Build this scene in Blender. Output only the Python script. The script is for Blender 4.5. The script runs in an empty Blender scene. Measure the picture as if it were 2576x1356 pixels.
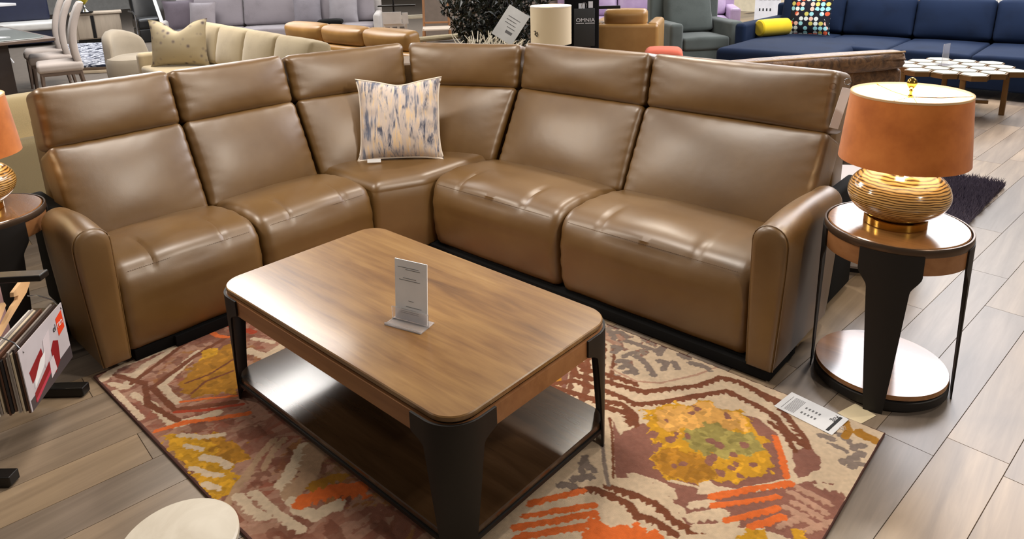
import bpy, math, random
import numpy as np
from mathutils import Matrix, Vector
random.seed(7)
S = bpy.context.scene
C = S.collection
PI = math.pi
R = math.radians

# ------------------------------------------------------------------ camera, world, light
CAM_H = 1.6125
cd = bpy.data.cameras.new('camera')
cam = bpy.data.objects.new('camera', cd)
C.objects.link(cam)
cd.sensor_width = 36.0
cd.lens = 36.0 * 1774.5 / 2576.0
cd.shift_x = 0.0
cd.shift_y = -(678.0 - 355.0) / 2576.0
cd.clip_start = 0.05
_p, _r, _y = 0.266, -0.0283, 0.7414          # pitch, roll, turn of the photograph's camera
fwd = Vector((0, math.cos(_p), -math.sin(_p))); up0 = Vector((0, math.sin(_p), math.cos(_p))); rt0 = Vector((1, 0, 0))
rt = math.cos(_r) * rt0 + math.sin(_r) * up0
upv = -math.sin(_r) * rt0 + math.cos(_r) * up0
m = Matrix((rt, upv, -fwd)).transposed()
cam.matrix_world = Matrix.Translation((0, 0, CAM_H)) @ (Matrix.Rotation(_y, 3, 'Z') @ m).to_4x4()
S.camera = cam

w = bpy.data.worlds.new('showroom_ambient'); S.world = w; w.use_nodes = True
w.node_tree.nodes['Background'].inputs[0].default_value = (1.0, 0.93, 0.86, 1)
w.node_tree.nodes['Background'].inputs[1].default_value = 0.11

def area(name, loc, target, sx, sy, power, col=(1, .93, .84)):
    l = bpy.data.lights.new(name, 'AREA'); l.shape = 'RECTANGLE'; l.size = sx; l.size_y = sy; l.energy = power; l.color = col
    o = bpy.data.objects.new(name, l); C.objects.link(o); o.location = loc
    o.rotation_euler = (Vector(target) - Vector(loc)).to_track_quat('-Z', 'Y').to_euler()
    return o
def spot(name, loc, target, power, angle=75, rad=.09, col=(1, .90, .77), blend=.6):
    l = bpy.data.lights.new(name, 'SPOT'); l.energy = power; l.spot_size = R(angle); l.spot_blend = blend; l.shadow_soft_size = rad; l.color = col
    o = bpy.data.objects.new(name, l); C.objects.link(o); o.location = loc
    o.rotation_euler = (Vector(target) - Vector(loc)).to_track_quat('-Z', 'Y').to_euler()
    return o
# broad ceiling light panels of the showroom
area('ceiling_panel_light', (-8.3, 3.3, 3.9), (-8.3, 3.3, 0), 3.6, 2.0, 340, (1, .95, .9))
area('ceiling_panel_light', (-1.2, 8.2, 3.9), (-1.2, 8.2, 0), 4.0, 3.0, 440, (.98, .96, 1))
area('ceiling_panel_light', (-9.5, 10.0, 3.9), (-9.5, 10.0, 0), 5.0, 4.0, 300, (1, .95, .9))
area('ceiling_panel_light', (-15.0, 6.0, 3.9), (-15.0, 6.0, 0), 5.0, 5.0, 420, (.95, .97, 1))
area('ceiling_panel_light', (-3.6, 12.4, 3.9), (-3.6, 12.4, 0), 6.0, 3.0, 520, (.95, .97, 1))
# track spots and a soft panel over the sofa group
area('ceiling_panel_light', (-2.3, 1.7, 3.5), (-2.3, 1.7, 0), .9, .9, 70, (1, .92, .82))
spot('track_spot', (-3.1, 4.5, 3.4), (-1.9, 1.4, .2), 190, 75)
spot('track_spot', (-0.9, 4.6, 3.3), (-.7, 2.5, .3), 130, 75)
spot('track_spot', (.5, 2.4, 2.9), (-3.4, 1.3, .7), 250, 62, .2)
spot('track_spot', (-4.7, -.3, 2.9), (-2.2, 3.0, .7), 260, 62, .2)
spot('track_spot', (2.5, 1.2, 2.7), (-.8, 2.7, .7), 170, 50, .05)
spot('track_spot', (1.2, 4.2, 3.2), (.3, 2.6, 0), 120, 80)
spot('track_spot', (-3.6, -1.4, 3.2), (-3.0, .2, 0), 45, 70)

S.view_settings.view_transform = 'Standard'
S.view_settings.look = 'None'
S.view_settings.gamma = 1.0
S.view_settings.use_curve_mapping = False
S.view_settings.exposure = 0.0

# ------------------------------------------------------------------ colour and materials
def srgb(r, g, b):
    f = lambda c: (c / 255 / 12.92) if c / 255 <= .04045 else ((c / 255 + .055) / 1.055) ** 2.4
    return (f(r), f(g), f(b), 1)
class N:
    def __init__(s, name):
        s.m = bpy.data.materials.new(name); s.m.use_nodes = True
        s.t = s.m.node_tree; s.b = s.t.nodes['Principled BSDF']
    def n(s, t, **k):
        x = s.t.nodes.new(t)
        for a, v in k.items():
            if a.startswith('i_'): x.inputs[a[2:].replace('_', ' ')].default_value = v
            else: setattr(x, a, v)
        return x
    def l(s, a, b): s.t.links.new(a, b)
    def ramp(s, src, stops, interp='LINEAR'):
        x = s.n('ShaderNodeValToRGB'); e = x.color_ramp; e.interpolation = interp
        while len(e.elements) < len(stops): e.elements.new(.5)
        for el, (p, c) in zip(e.elements, stops): el.position = p; el.color = c
        s.l(src, x.inputs[0]); return x.outputs[0]
    def coords(s, scale=(1, 1, 1), kind='Object', loc=(0, 0, 0), rot=(0, 0, 0)):
        if kind == 'World': o = s.n('ShaderNodeNewGeometry').outputs['Position']
        else: o = s.n('ShaderNodeTexCoord').outputs[kind]
        mp = s.n('ShaderNodeMapping'); mp.inputs['Scale'].default_value = scale; mp.inputs['Location'].default_value = loc; mp.inputs['Rotation'].default_value = rot
        s.l(o, mp.inputs[0]); return mp.outputs[0]
    def noise(s, vec, scale, detail=3, rough=.5, dist=0):
        x = s.n('ShaderNodeTexNoise'); x.inputs['Scale'].default_value = scale; x.inputs['Detail'].default_value = detail
        x.inputs['Roughness'].default_value = rough; x.inputs['Distortion'].default_value = dist; s.l(vec, x.inputs['Vector']); return x.outputs['Fac']
    def bump(s, h, strength=.2, dist=.01):
        x = s.n('ShaderNodeBump'); x.inputs['Strength'].default_value = strength; x.inputs['Distance'].default_value = dist
        s.l(h, x.inputs['Height']); s.l(x.outputs[0], s.b.inputs['Normal'])
def set_b(n, rough=.5, metal=0, spec=.5, coat=0, sheen=0):
    n.b.inputs['Roughness'].default_value = rough; n.b.inputs['Metallic'].default_value = metal
    n.b.inputs['Specular IOR Level'].default_value = spec; n.b.inputs['Coat Weight'].default_value = coat; n.b.inputs['Sheen Weight'].default_value = sheen
MC = {}
def plain(name, col, rough=.6, metal=0, spec=.5, coat=0):
    if name in MC: return MC[name]
    n = N(name); set_b(n, rough, metal, spec, coat)
    c = srgb(*col); d = tuple(x * .86 for x in c[:3]) + (1,)
    f = n.noise(n.coords((1, 1, 1)), 9, 2)
    n.l(n.ramp(f, [(.3, d), (.7, c)]), n.b.inputs['Base Color'])
    MC[name] = n.m; return n.m
def fabric(name, col, var=.25, scale=260, rough=.95, bump=.25, sheen=.2):
    if name in MC: return MC[name]
    n = N(name); set_b(n, rough, 0, .2, 0, sheen)
    c = srgb(*col); d = tuple(x * (1 - var) for x in c[:3]) + (1,)
    v = n.coords()
    f = n.noise(v, scale, 2); g = n.noise(v, 5, 3)
    mx = n.n('ShaderNodeMath', operation='ADD'); n.l(f, mx.inputs[0]); n.l(g, mx.inputs[1])
    n.l(n.ramp(mx.outputs[0], [(.7, d), (1.2, c)]), n.b.inputs['Base Color'])
    n.bump(f, bump, .002); MC[name] = n.m; return n.m
def leather(name, c1, c2, rough=.36, spec=.5):
    n = N(name); set_b(n, rough, 0, spec)
    v = n.coords()
    g = n.noise(v, 3.2, 4, .6); n.l(n.ramp(g, [(.3, srgb(*c1)), (.72, srgb(*c2))]), n.b.inputs['Base Color'])
    vo = n.n('ShaderNodeTexVoronoi'); vo.inputs['Scale'].default_value = 420; n.l(v, vo.inputs['Vector'])
    big = n.noise(v, 14, 2)
    a = n.n('ShaderNodeMath', operation='MULTIPLY'); a.inputs[1].default_value = .10; n.l(vo.outputs['Distance'], a.inputs[0])
    b = n.n('ShaderNodeMath', operation='ADD'); n.l(a.outputs[0], b.inputs[0]); n.l(big, b.inputs[1])
    n.bump(b.outputs[0], .22, .004)
    rr = n.n('ShaderNodeMapRange'); rr.inputs['To Min'].default_value = rough - .05; rr.inputs['To Max'].default_value = rough + .08
    n.l(g, rr.inputs['Value']); n.l(rr.outputs[0], n.b.inputs['Roughness'])
    n.b.inputs['Coat Weight'].default_value = .3; n.b.inputs['Coat Roughness'].default_value = .34
    return n.m
def wood(name, cols, axis='X', rough=.3, coat=0, scale=1.0, spec=.5, blotch=1.0):
    n = N(name); set_b(n, rough, 0, spec, coat); n.b.inputs['Coat Roughness'].default_value = .12
    st = {'X': (1.2, 14, 14), 'Y': (14, 1.2, 14), 'Z': (14, 14, 1.2)}[axis]
    v = n.coords(tuple(a * scale for a in st), 'World')
    f = n.noise(v, 2.2, 6, .62, .6)
    v2 = n.coords(tuple((a ** .5) * scale for a in st), 'World')
    g = n.noise(v2, 1.7, 3, .5, .3)
    m_ = n.n('ShaderNodeMix'); m_.data_type = 'FLOAT'; m_.inputs['Factor'].default_value = .5 * blotch; n.l(f, m_.inputs['A']); n.l(g, m_.inputs['B'])
    k = len(cols); n.l(n.ramp(m_.outputs['Result'], [(.3 + .4 * i / (k - 1), srgb(*c)) for i, c in enumerate(cols)]), n.b.inputs['Base Color'])
    n.bump(f, .08, .002); return n.m

LEA = leather('brown_leather', (96, 66, 24), (112, 81, 36), .42, 1.0)
TAN = leather('tan_leather', (148, 108, 54), (170, 128, 70), .42)
LILAC = leather('lilac_leather', (150, 126, 158), (178, 156, 184), .42)
THREAD = plain('brown_thread', (74, 48, 24), .7)
BLK = plain('black_metal', (24, 22, 21), .38, .3)
BLKF = plain('black_fabric', (14, 13, 13), .9, spec=.2)
IRON = plain('matt_black_iron', (24, 20, 18), .55, .2)
WOODT = wood('walnut_table_wood', [(78, 50, 24), (112, 78, 40), (132, 98, 54), (148, 116, 72)], 'X', .3, .5)
WOODS = wood('dark_shelf_wood', [(56, 38, 22), (76, 54, 34), (92, 68, 46)], 'X', .2, .5)
WOODA = wood('apron_wood', [(116, 74, 42), (142, 96, 58), (156, 110, 70)], 'X', .45)
WOODR = wood('end_table_wood', [(104, 66, 34), (140, 94, 52), (160, 112, 66)], 'X', .22, .6)
PALE = wood('pale_hanger_wood', [(214, 168, 118), (232, 190, 142)], 'X', .5)
BRASS = plain('polished_brass', (206, 160, 72), .18, 1)
CHROME = plain('chrome', (210, 210, 212), .15, 1)
BRONZE = plain('aged_bronze', (128, 98, 62), .35, .8)
WHITE = plain('white_card', (236, 236, 238), .6)
INK = plain('grey_print_ink', (120, 120, 122), .8)
DINK = plain('dark_print_ink', (50, 50, 52), .8)
CREAMC = plain('cream_card', (240, 222, 184), .7)

# ------------------------------------------------------------------ geometry helpers
class G:
    def __init__(s): s.v = []; s.f = []; s.mi = []
    def add(s, v, f, M=None, mi=0):
        o = len(s.v)
        s.v += [tuple(M @ Vector(p)) for p in v] if M is not None else [tuple(p) for p in v]
        s.f += [tuple(i + o for i in q) for q in f]; s.mi += [mi] * len(f); return s
    def build(s, name, mat, parent=None, loc=None, rot=None, smooth=True, auto=35):
        me = bpy.data.meshes.new(name); me.from_pydata(s.v, [], s.f)
        mats = mat if isinstance(mat, (list, tuple)) else [mat]
        for q in mats: me.materials.append(q)
        if len(mats) > 1: me.polygons.foreach_set('material_index', s.mi)
        me.update()
        if smooth:
            me.polygons.foreach_set('use_smooth', [True] * len(me.polygons))
            try: me.set_sharp_from_angle(angle=R(auto))
            except Exception: pass
        o = bpy.data.objects.new(name, me); C.objects.link(o)
        if parent: o.parent = parent
        if loc: o.location = loc
        if rot: o.rotation_euler = rot
        return o
def T(x=0, y=0, z=0): return Matrix.Translation((x, y, z))
def RZ(a): return Matrix.Rotation(a, 4, 'Z')
def RX(a): return Matrix.Rotation(a, 4, 'X')
def RY(a): return Matrix.Rotation(a, 4, 'Y')
def box(x0, x1, y0, y1, z0, z1, bev=0.0):
    """box with chamfered edges (rounded outline)"""
    cx, cy, cz = (x0 + x1) / 2, (y0 + y1) / 2, (z0 + z1) / 2
    v, f = rbox(x1 - x0, y1 - y0, z1 - z0, bev, 1 if bev < .012 else 3) if bev > 0 else rbox(x1 - x0, y1 - y0, z1 - z0, 0, 0)
    return [(a + cx, b + cy, c + cz) for a, b, c in v], f
def rbox(w_, d_, h_, r, n):
    if r <= 0:
        a, b, c = w_ / 2, d_ / 2, h_ / 2
        v = [(-a, -b, -c), (a, -b, -c), (a, b, -c), (-a, b, -c), (-a, -b, c), (a, -b, c), (a, b, c), (-a, b, c)]
        return v, [(0, 3, 2, 1), (4, 5, 6, 7), (0, 1, 5, 4), (1, 2, 6, 5), (2, 3, 7, 6), (3, 0, 4, 7)]
    r = min(r, w_ / 2 * .99, d_ / 2 * .99, h_ / 2 * .99)
    def ax(L):
        k = [-L / 2 + r - r * math.cos(R(90) * 0)] and []
        inner = [-(L / 2 - r), (L / 2 - r)]
        lo = [-L / 2 + r * (i / (n + 1)) * 1.0 for i in range(n + 1)]
        return lo + inner + [-q for q in reversed(lo)]
    X, Y, Z = ax(w_), ax(d_), ax(h_)
    return gridbox(X, Y, Z, lambda p: _rnd(p, w_, d_, h_, r))
def _rnd(p, w_, d_, h_, r):
    q = [max(-(L / 2 - r), min(L / 2 - r, c)) for c, L in zip(p, (w_, d_, h_))]
    e = [a - b for a, b in zip(p, q)]
    L = math.sqrt(sum(a * a for a in e))
    if L < 1e-9: return p
    return tuple(a + b / L * r for a, b in zip(q, e))
def gridbox(X, Y, Z, fn):
    idx = {}; v = []; f = []
    def vid(i, j, k):
        key = (i, j, k)
        if key not in idx:
            idx[key] = len(v); v.append(fn((X[i], Y[j], Z[k])))
        return idx[key]
    a, b, c = len(X) - 1, len(Y) - 1, len(Z) - 1
    for i in range(a):
        for j in range(b):
            f.append((vid(i, j, 0), vid(i, j + 1, 0), vid(i + 1, j + 1, 0), vid(i + 1, j, 0)))
            f.append((vid(i, j, c), vid(i + 1, j, c), vid(i + 1, j + 1, c), vid(i, j + 1, c)))
    for i in range(a):
        for k in range(c):
            f.append((vid(i, 0, k), vid(i + 1, 0, k), vid(i + 1, 0, k + 1), vid(i, 0, k + 1)))
            f.append((vid(i, b, k), vid(i, b, k + 1), vid(i + 1, b, k + 1), vid(i + 1, b, k)))
    for j in range(b):
        for k in range(c):
            f.append((vid(0, j, k), vid(0, j, k + 1), vid(0, j + 1, k + 1), vid(0, j + 1, k)))
            f.append((vid(a, j, k), vid(a, j + 1, k), vid(a, j + 1, k + 1), vid(a, j, k + 1)))
    return v, f
def puff(w_, d_, h_, r, bulge=(0, 0, 0), n=10, seed=0, wr=0.0, pinch=0.0):
    """cushion: rounded box centred on the origin whose faces swell by bulge"""
    def ax(L, m_):
        lo = [-L / 2 + r * t for t in (0, .3, .65)]
        mid = [-(L / 2 - r) + (L - 2 * r) * i / m_ for i in range(m_ + 1)]
        return lo + mid + [-q for q in reversed(lo)]
    X, Y, Z = ax(w_, n), ax(d_, max(2, n // 3)), ax(h_, n)
    rs = random.Random(seed); ph = [rs.uniform(0, 6.28) for _ in range(8)]
    def fn(p):
        q = _rnd(p, w_, d_, h_, r)
        u, v_, t = q[0] / (w_ / 2), q[1] / (d_ / 2), q[2] / (h_ / 2)
        sx = (1 - t ** 4) * (1 - v_ ** 4 * .6); sy = (1 - abs(u) ** 3) * (1 - abs(t) ** 3); sz = (1 - abs(u) ** 3) * (1 - v_ ** 4 * .6)
        e = max(abs(u), abs(t)) ** 6
        wv = wr * e * (math.sin(u * 23 + ph[0]) * math.sin(t * 19 + ph[1]) + .6 * math.sin(u * 41 + t * 13 + ph[2]))
        pk = 1 - pinch * (u * u * t * t)
        return (q[0] * (1 + 0) + u * bulge[0] * sx + (0), (q[1] + v_ * bulge[1] * sy) * pk + wv * (1 if v_ < 0 else .3), q[2] + t * bulge[2] * sz)
    return gridbox(X, Y, Z, fn)
def lathe(prof, n=48, cap=True):
    v = []; f = []
    for r, z in prof:
        for i in range(n):
            a = 2 * PI * i / n; v.append((r * math.cos(a), r * math.sin(a), z))
    for k in range(len(prof) - 1):
        for i in range(n):
            j = (i + 1) % n; f.append((k * n + i, k * n + j, (k + 1) * n + j, (k + 1) * n + i))
    if cap:
        f.append(tuple(reversed(range(n)))); L = (len(prof) - 1) * n; f.append(tuple(range(L, L + n)))
    return v, f
def tube(pts, r, n=8):
    v = []; f = []; pts = [Vector(p) for p in pts]
    for i, p in enumerate(pts):
        d = (pts[min(i + 1, len(pts) - 1)] - pts[max(i - 1, 0)]).normalized()
        a = d.orthogonal().normalized() if abs(d.z) > .95 else d.cross(Vector((0, 0, 1))).normalized()
        b = d.cross(a)
        rr_ = r[i] if isinstance(r, (list, tuple)) else r
        for k in range(n):
            t = 2 * PI * k / n; v.append(tuple(p + (a * math.cos(t) + b * math.sin(t)) * rr_))
    for i in range(len(pts) - 1):
        for k in range(n):
            j = (k + 1) % n; f.append((i * n + k, i * n + j, (i + 1) * n + j, (i + 1) * n + k))
    f.append(tuple(reversed(range(n)))); L = (len(pts) - 1) * n; f.append(tuple(range(L, L + n)))
    return v, f
def prism(outline, z0, z1, bev=0.0):
    """vertical prism from a closed 2D outline (counter-clockwise) with small edge bevel"""
    n = len(outline); cx = sum(p[0] for p in outline) / n; cy = sum(p[1] for p in outline) / n
    def ins(o, d):
        res = []
        for i in range(len(o)):
            a = Vector(o[i - 1]); b = Vector(o[i]); c = Vector(o[(i + 1) % len(o)])
            t = (c - a); t = t.normalized() if t.length > 0 else Vector((1, 0))
            nn = Vector((-t.y, t.x)); res.append((b.x + nn.x * d, b.y + nn.y * d))
        return res
    rings = [(ins(outline, bev), z0), (outline, z0 + bev), (outline, z1 - bev), (ins(outline, bev), z1)] if bev > 0 else [(outline, z0), (outline, z1)]
    v = []; f = []
    for o, z in rings: v += [(x, y, z) for x, y in o]
    for k in range(len(rings) - 1):
        for i in range(n):
            j = (i + 1) % n; f.append((k * n + i, k * n + j, (k + 1) * n + j, (k + 1) * n + i))
    f.append(tuple(reversed(range(n)))); L = (len(rings) - 1) * n; f.append(tuple(range(L, L + n)))
    return v, f
def rrect(x0, x1, y0, y1, r, n=8):
    o = []
    for cx, cy, a0 in ((x1 - r, y0 + r, -90), (x1 - r, y1 - r, 0), (x0 + r, y1 - r, 90), (x0 + r, y0 + r, 180)):
        for i in range(n + 1):
            a = R(a0 + 90 * i / n); o.append((cx + r * math.cos(a), cy + r * math.sin(a)))
    return o
def tag(o, label=None, cat=None, group=None, kind=None):
    if label: o['label'] = label
    if cat: o['category'] = cat
    if group: o['group'] = group
    if kind: o['kind'] = kind
    return o
def stuffprints():
    for o in C.objects:
        if o.name.split('.')[0] in ('printed_lines', 'printed_swatches', 'print', 'underline'): o['kind'] = 'stuff'
def thing(name, label, cat, loc=(0, 0, 0), rz=0, group=None):
    o = bpy.data.objects.new(name, None); C.objects.link(o); o.location = loc; o.rotation_euler = (0, 0, rz)
    o.empty_display_size = .1
    return tag(o, label, cat, group)
def part(name, geo, mat, parent, **k):
    g = geo if isinstance(geo, G) else G().add(*geo)
    return g.build(name, mat, parent, **k)
def copy_tree(o, parent=None):
    c = o.copy(); C.objects.link(c); c.parent = parent
    for ch in list(o.children): copy_tree(ch, c)
    return c
def text(name, s, size, mat, parent, M, font_extrude=.0004, align='CENTER', sx=1.0):
    cu = bpy.data.curves.new(name, 'FONT'); cu.body = s; cu.size = size; cu.extrude = font_extrude; cu.align_x = align; cu.materials.append(mat)
    o = bpy.data.objects.new(name, cu); C.objects.link(o); 
    dg = bpy.context.evaluated_depsgraph_get(); me = bpy.data.meshes.new_from_object(o.evaluated_get(dg)); bpy.data.objects.remove(o)
    o = bpy.data.objects.new(name, me); C.objects.link(o); o.parent = parent; o.matrix_local = M @ Matrix.Diagonal((sx, 1, 1, 1)); return o

# ------------------------------------------------------------------ the setting: floor of planks
FM = N('oak_vinyl_plank'); set_b(FM, .34, 0, .5)
at_ = FM.n('ShaderNodeAttribute'); at_.attribute_name = 'rnd'
vv = FM.coords((16, 1.3, 1), 'World', rot=(0, 0, R(5.5)))
ad = FM.n('ShaderNodeVectorMath', operation='MULTIPLY_ADD'); FM.l(at_.outputs['Vector'], ad.inputs[0]); ad.inputs[1].default_value = (37, 53, 11); FM.l(vv, ad.inputs[2])
fn_ = FM.noise(ad.outputs[0], 1.3, 6, .6, .5)
fn2 = FM.noise(ad.outputs[0], .35, 3, .5, 1.2)
mx_ = FM.n('ShaderNodeMix'); mx_.data_type = 'FLOAT'; mx_.inputs['Factor'].default_value = .5; FM.l(fn_, mx_.inputs['A']); FM.l(fn2, mx_.inputs['B'])
c1 = FM.ramp(mx_.outputs['Result'], [(.3, srgb(124, 113, 101)), (.5, srgb(154, 142, 129)), (.7, srgb(182, 168, 152))])
c2_ = FM.ramp(at_.outputs['Fac'], [(0, srgb(206, 202, 202)), (.35, srgb(222, 214, 206)), (.65, srgb(238, 224, 206)), (1, srgb(252, 236, 212))])
mm = FM.n('ShaderNodeMix'); mm.data_type = 'RGBA'; mm.blend_type = 'MULTIPLY'; mm.inputs[0].default_value = 1
FM.l(c1, mm.inputs[6]); FM.l(c2_, mm.inputs[7]); FM.l(mm.outputs[2], FM.b.inputs['Base Color'])
FM.bump(fn_, .12, .002)
FLOORM = FM.m
sub = part('floor', box(-27, 3, -4, 17, -.08, -.004), plain('dark_underlay', (104, 94, 84), .9), None, smooth=False)
tag(sub, kind='structure')
PA = R(84.5); PU = Vector((math.cos(PA), math.sin(PA))); PV = Vector((PU.y, -PU.x))   # along and across the planks
PW, PL = .178, 1.22
def plank_geo(a, b, a1, b1):
    e = .0008; P = lambda s, t, z: (PU.x * s + PV.x * t, PU.y * s + PV.y * t, z)
    a += e * .6; a1 -= e * .6; b += e * .6; b1 -= e * .6
    v = [P(a, b, -.004), P(a1, b, -.004), P(a1, b1, -.004), P(a, b1, -.004), P(a + e, b + e, 0), P(a1 - e, b + e, 0), P(a1 - e, b1 - e, 0), P(a + e, b1 - e, 0)]
    return v, [(0, 4, 5, 1), (1, 5, 6, 2), (2, 6, 7, 3), (3, 7, 4, 0), (4, 7, 6, 5)]
cand = []
rp = random.Random(3)
for i in range(-60, 170):
    off = rp.uniform(0, PL); b = i * PW
    for k in range(-6, 22):
        a = k * PL + off
        c = PU * (a + PL / 2) + PV * (b + PW / 2)
        if not (-26.5 < c.x < 2.6 and -3.5 < c.y < 16.5): continue
        d = Vector((c.x, c.y, -CAM_H)); d3 = Matrix.Rotation(-_y, 3, 'Z') @ d
        z = d3.dot(fwd)
        vis = False
        if z > .4:
            px = 1288 + 1774.5 * d3.dot(rt) / z; py = 355 - 1774.5 * d3.dot(upv) / z
            vis = -250 < px < 2850 and -50 < py < 1600
            clear = (px > 2000 or (px < 620 and c.x > -4.2) or (px < 330 and c.x < -9))
            cov = -2.9 < c.x < -.6 and .75 < c.y < 2.25
            vis = vis and clear and not cov and z < 9.5
        cand.append((z if vis else 99 + z, a, b))
cand.sort()
gS = G(); rndS = []
for q, (z, a, b) in enumerate(cand):
    v, f = plank_geo(a, b, a + PL, b + PW); rv = rp.random()
    if q < 300 and z < 90:
        o = part('plank', (v, f), FLOORM, sub, smooth=False)
        at = o.data.attributes.new('rnd', 'FLOAT_VECTOR', 'POINT'); at.data.foreach_set('vector', [rv] * (3 * len(v)))
    else:
        gS.add(v, f); rndS += [rv] * (3 * len(v))
o = gS.build('plank_field', FLOORM, sub, smooth=False); tag(o, kind='stuff')
at = o.data.attributes.new('rnd', 'FLOAT_VECTOR', 'POINT'); at.data.foreach_set('vector', rndS)
WALLM = plain('pale_grey_wall', (206, 206, 204), .9); WALLC = plain('cream_wall', (226, 214, 186), .9)
tag(part('wall_left', box(-26.2, -26, -3.8, 16.8, 0, 3.6), WALLM, None, smooth=False), kind='structure')
tag(part('wall_back', box(-26, 2.9, 16.6, 16.8, 0, 3.6), WALLC, None, smooth=False), kind='structure')

# ------------------------------------------------------------------ leather sectional
def sweep(P0, across, forward, W, prof, nx=44, re=.045, disp=None, seed=1):
    """profile (forward, z) swept along 'across'; ends rounded by re"""
    P0 = Vector(P0); ac = Vector(across).normalized(); fo = Vector(forward).normalized(); up = Vector((0, 0, 1))
    # resample closed profile
    pr = [Vector(p) for p in prof]; seg = []; tot = 0
    for i in range(len(pr)):
        a = pr[i]; b = pr[(i + 1) % len(pr)]; seg.append((tot, (b - a).length)); tot += (b - a).length
    npf = 84; ring = []
    for k in range(npf):
        s = tot * k / npf
        for i, (s0, l) in enumerate(seg):
            if s0 <= s <= s0 + l + 1e-9:
                t = (s - s0) / l if l else 0; a = pr[i]; b = pr[(i + 1) % len(pr)]; ring.append(a + (b - a) * t); break
    for _ in range(2):
        ring = [ring[i - 1] * .25 + ring[i] * .5 + ring[(i + 1) % npf] * .25 for i in range(npf)]
    ar = sum(ring[i].x * ring[(i + 1) % npf].y - ring[(i + 1) % npf].x * ring[i].y for i in range(npf))
    nor = []
    for i in range(npf):
        t = (ring[(i + 1) % npf] - ring[i - 1]).normalized(); n_ = Vector((t.y, -t.x))
        if ar < 0: n_ = -n_
        nor.append(n_)
    xs = []
    for i in range(5): xs.append(re * (1 - math.cos(R(90) * i / 5)))
    inner = [re + (W - 2 * re) * i / nx for i in range(nx + 1)]
    xs = xs + inner + [W - q for q in reversed(xs)]
    v = []; f = []
    for x in xs:
        dd = min(x, W - x); e = re - math.sqrt(max(0, re * re - (re - dd) ** 2)) if dd < re else 0
        for i in range(npf):
            q = ring[i] - nor[i] * e
            h = disp(x / W, ring[i], nor[i], dd) if disp else 0
            q = q + nor[i] * h
            v.append(tuple(P0 + ac * x + fo * q.x + up * q.y))
    m_ = len(xs)
    flip = ac.cross(fo).z * (1 if ar > 0 else -1)
    for j in range(m_ - 1):
        for i in range(npf):
            k = (i + 1) % npf; q = (j * npf + i, j * npf + k, (j + 1) * npf + k, (j + 1) * npf + i)
            f.append(q if flip < 0 else tuple(reversed(q)))
    for base, rev in ((0, False), ((m_ - 1) * npf, True)):
        c = Vector((0, 0, 0))
        for i in range(npf): c += Vector(v[base + i])
        v.append(tuple(c / npf)); ci = len(v) - 1
        for i in range(npf):
            k = (i + 1) % npf; q = (base + i, ci, base + k) if not rev else (base + i, base + k, ci)
            f.append(q if flip < 0 else tuple(reversed(q)))
    return v, f
def seat_prof(d):
    return [(-.10, .385), (.02, .428), (.12, .448), (d - .22, .462), (d - .13, .458), (d - .07, .446), (d - .03, .425), (d - .012, .395), (d + .004, .34), (d + .008, .26), (d + .004, .17), (d - .010, .085), (d - .03, .055), (d - .08, .05), (-.10, .05)]
def seat_disp(d, seed):
    rs = random.Random(seed); ph = [rs.uniform(0, 6) for _ in range(6)]
    def fn(u, q, n, dd):
        h = 0.0
        top = q.y > .40
        # horizontal seam just below the front edge
        h -= .0045 * math.exp(-((q.y - .405) / .0075) ** 2) if q.x > d - .1 else 0
        # two short pleats on the front of the seat
        if top and q.x > d - .27:
            k = min(1, (q.x - (d - .27)) / .1)
            for c in (.24, .74):
                h -= .008 * k * math.exp(-((u - c) / .012) ** 2)
            h += .006 * k * math.sin(PI * min(1, max(0, (u - .24) / .5))) if .24 < u < .74 else .0
        # crown
        if q.x > .0 and q.y > .3: h += .012 * (1 - (2 * u - 1) ** 2) * (1 if top else .6)
        if q.y < .4 and q.x > d - .1: h += .012 * (1 - (2 * u - 1) ** 2) * math.sin(PI * max(0, min(1, (q.y - .05) / .35)))
        # gathers at the ends
        g = math.exp(-dd / .03)
        h += .0045 * g * math.sin(q.x * 60 + q.y * 75 + ph[0]) + .0012 * math.sin(u * 17 + ph[1]) * math.sin(q.x * 15 + ph[2])
        return h
    return fn
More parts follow.
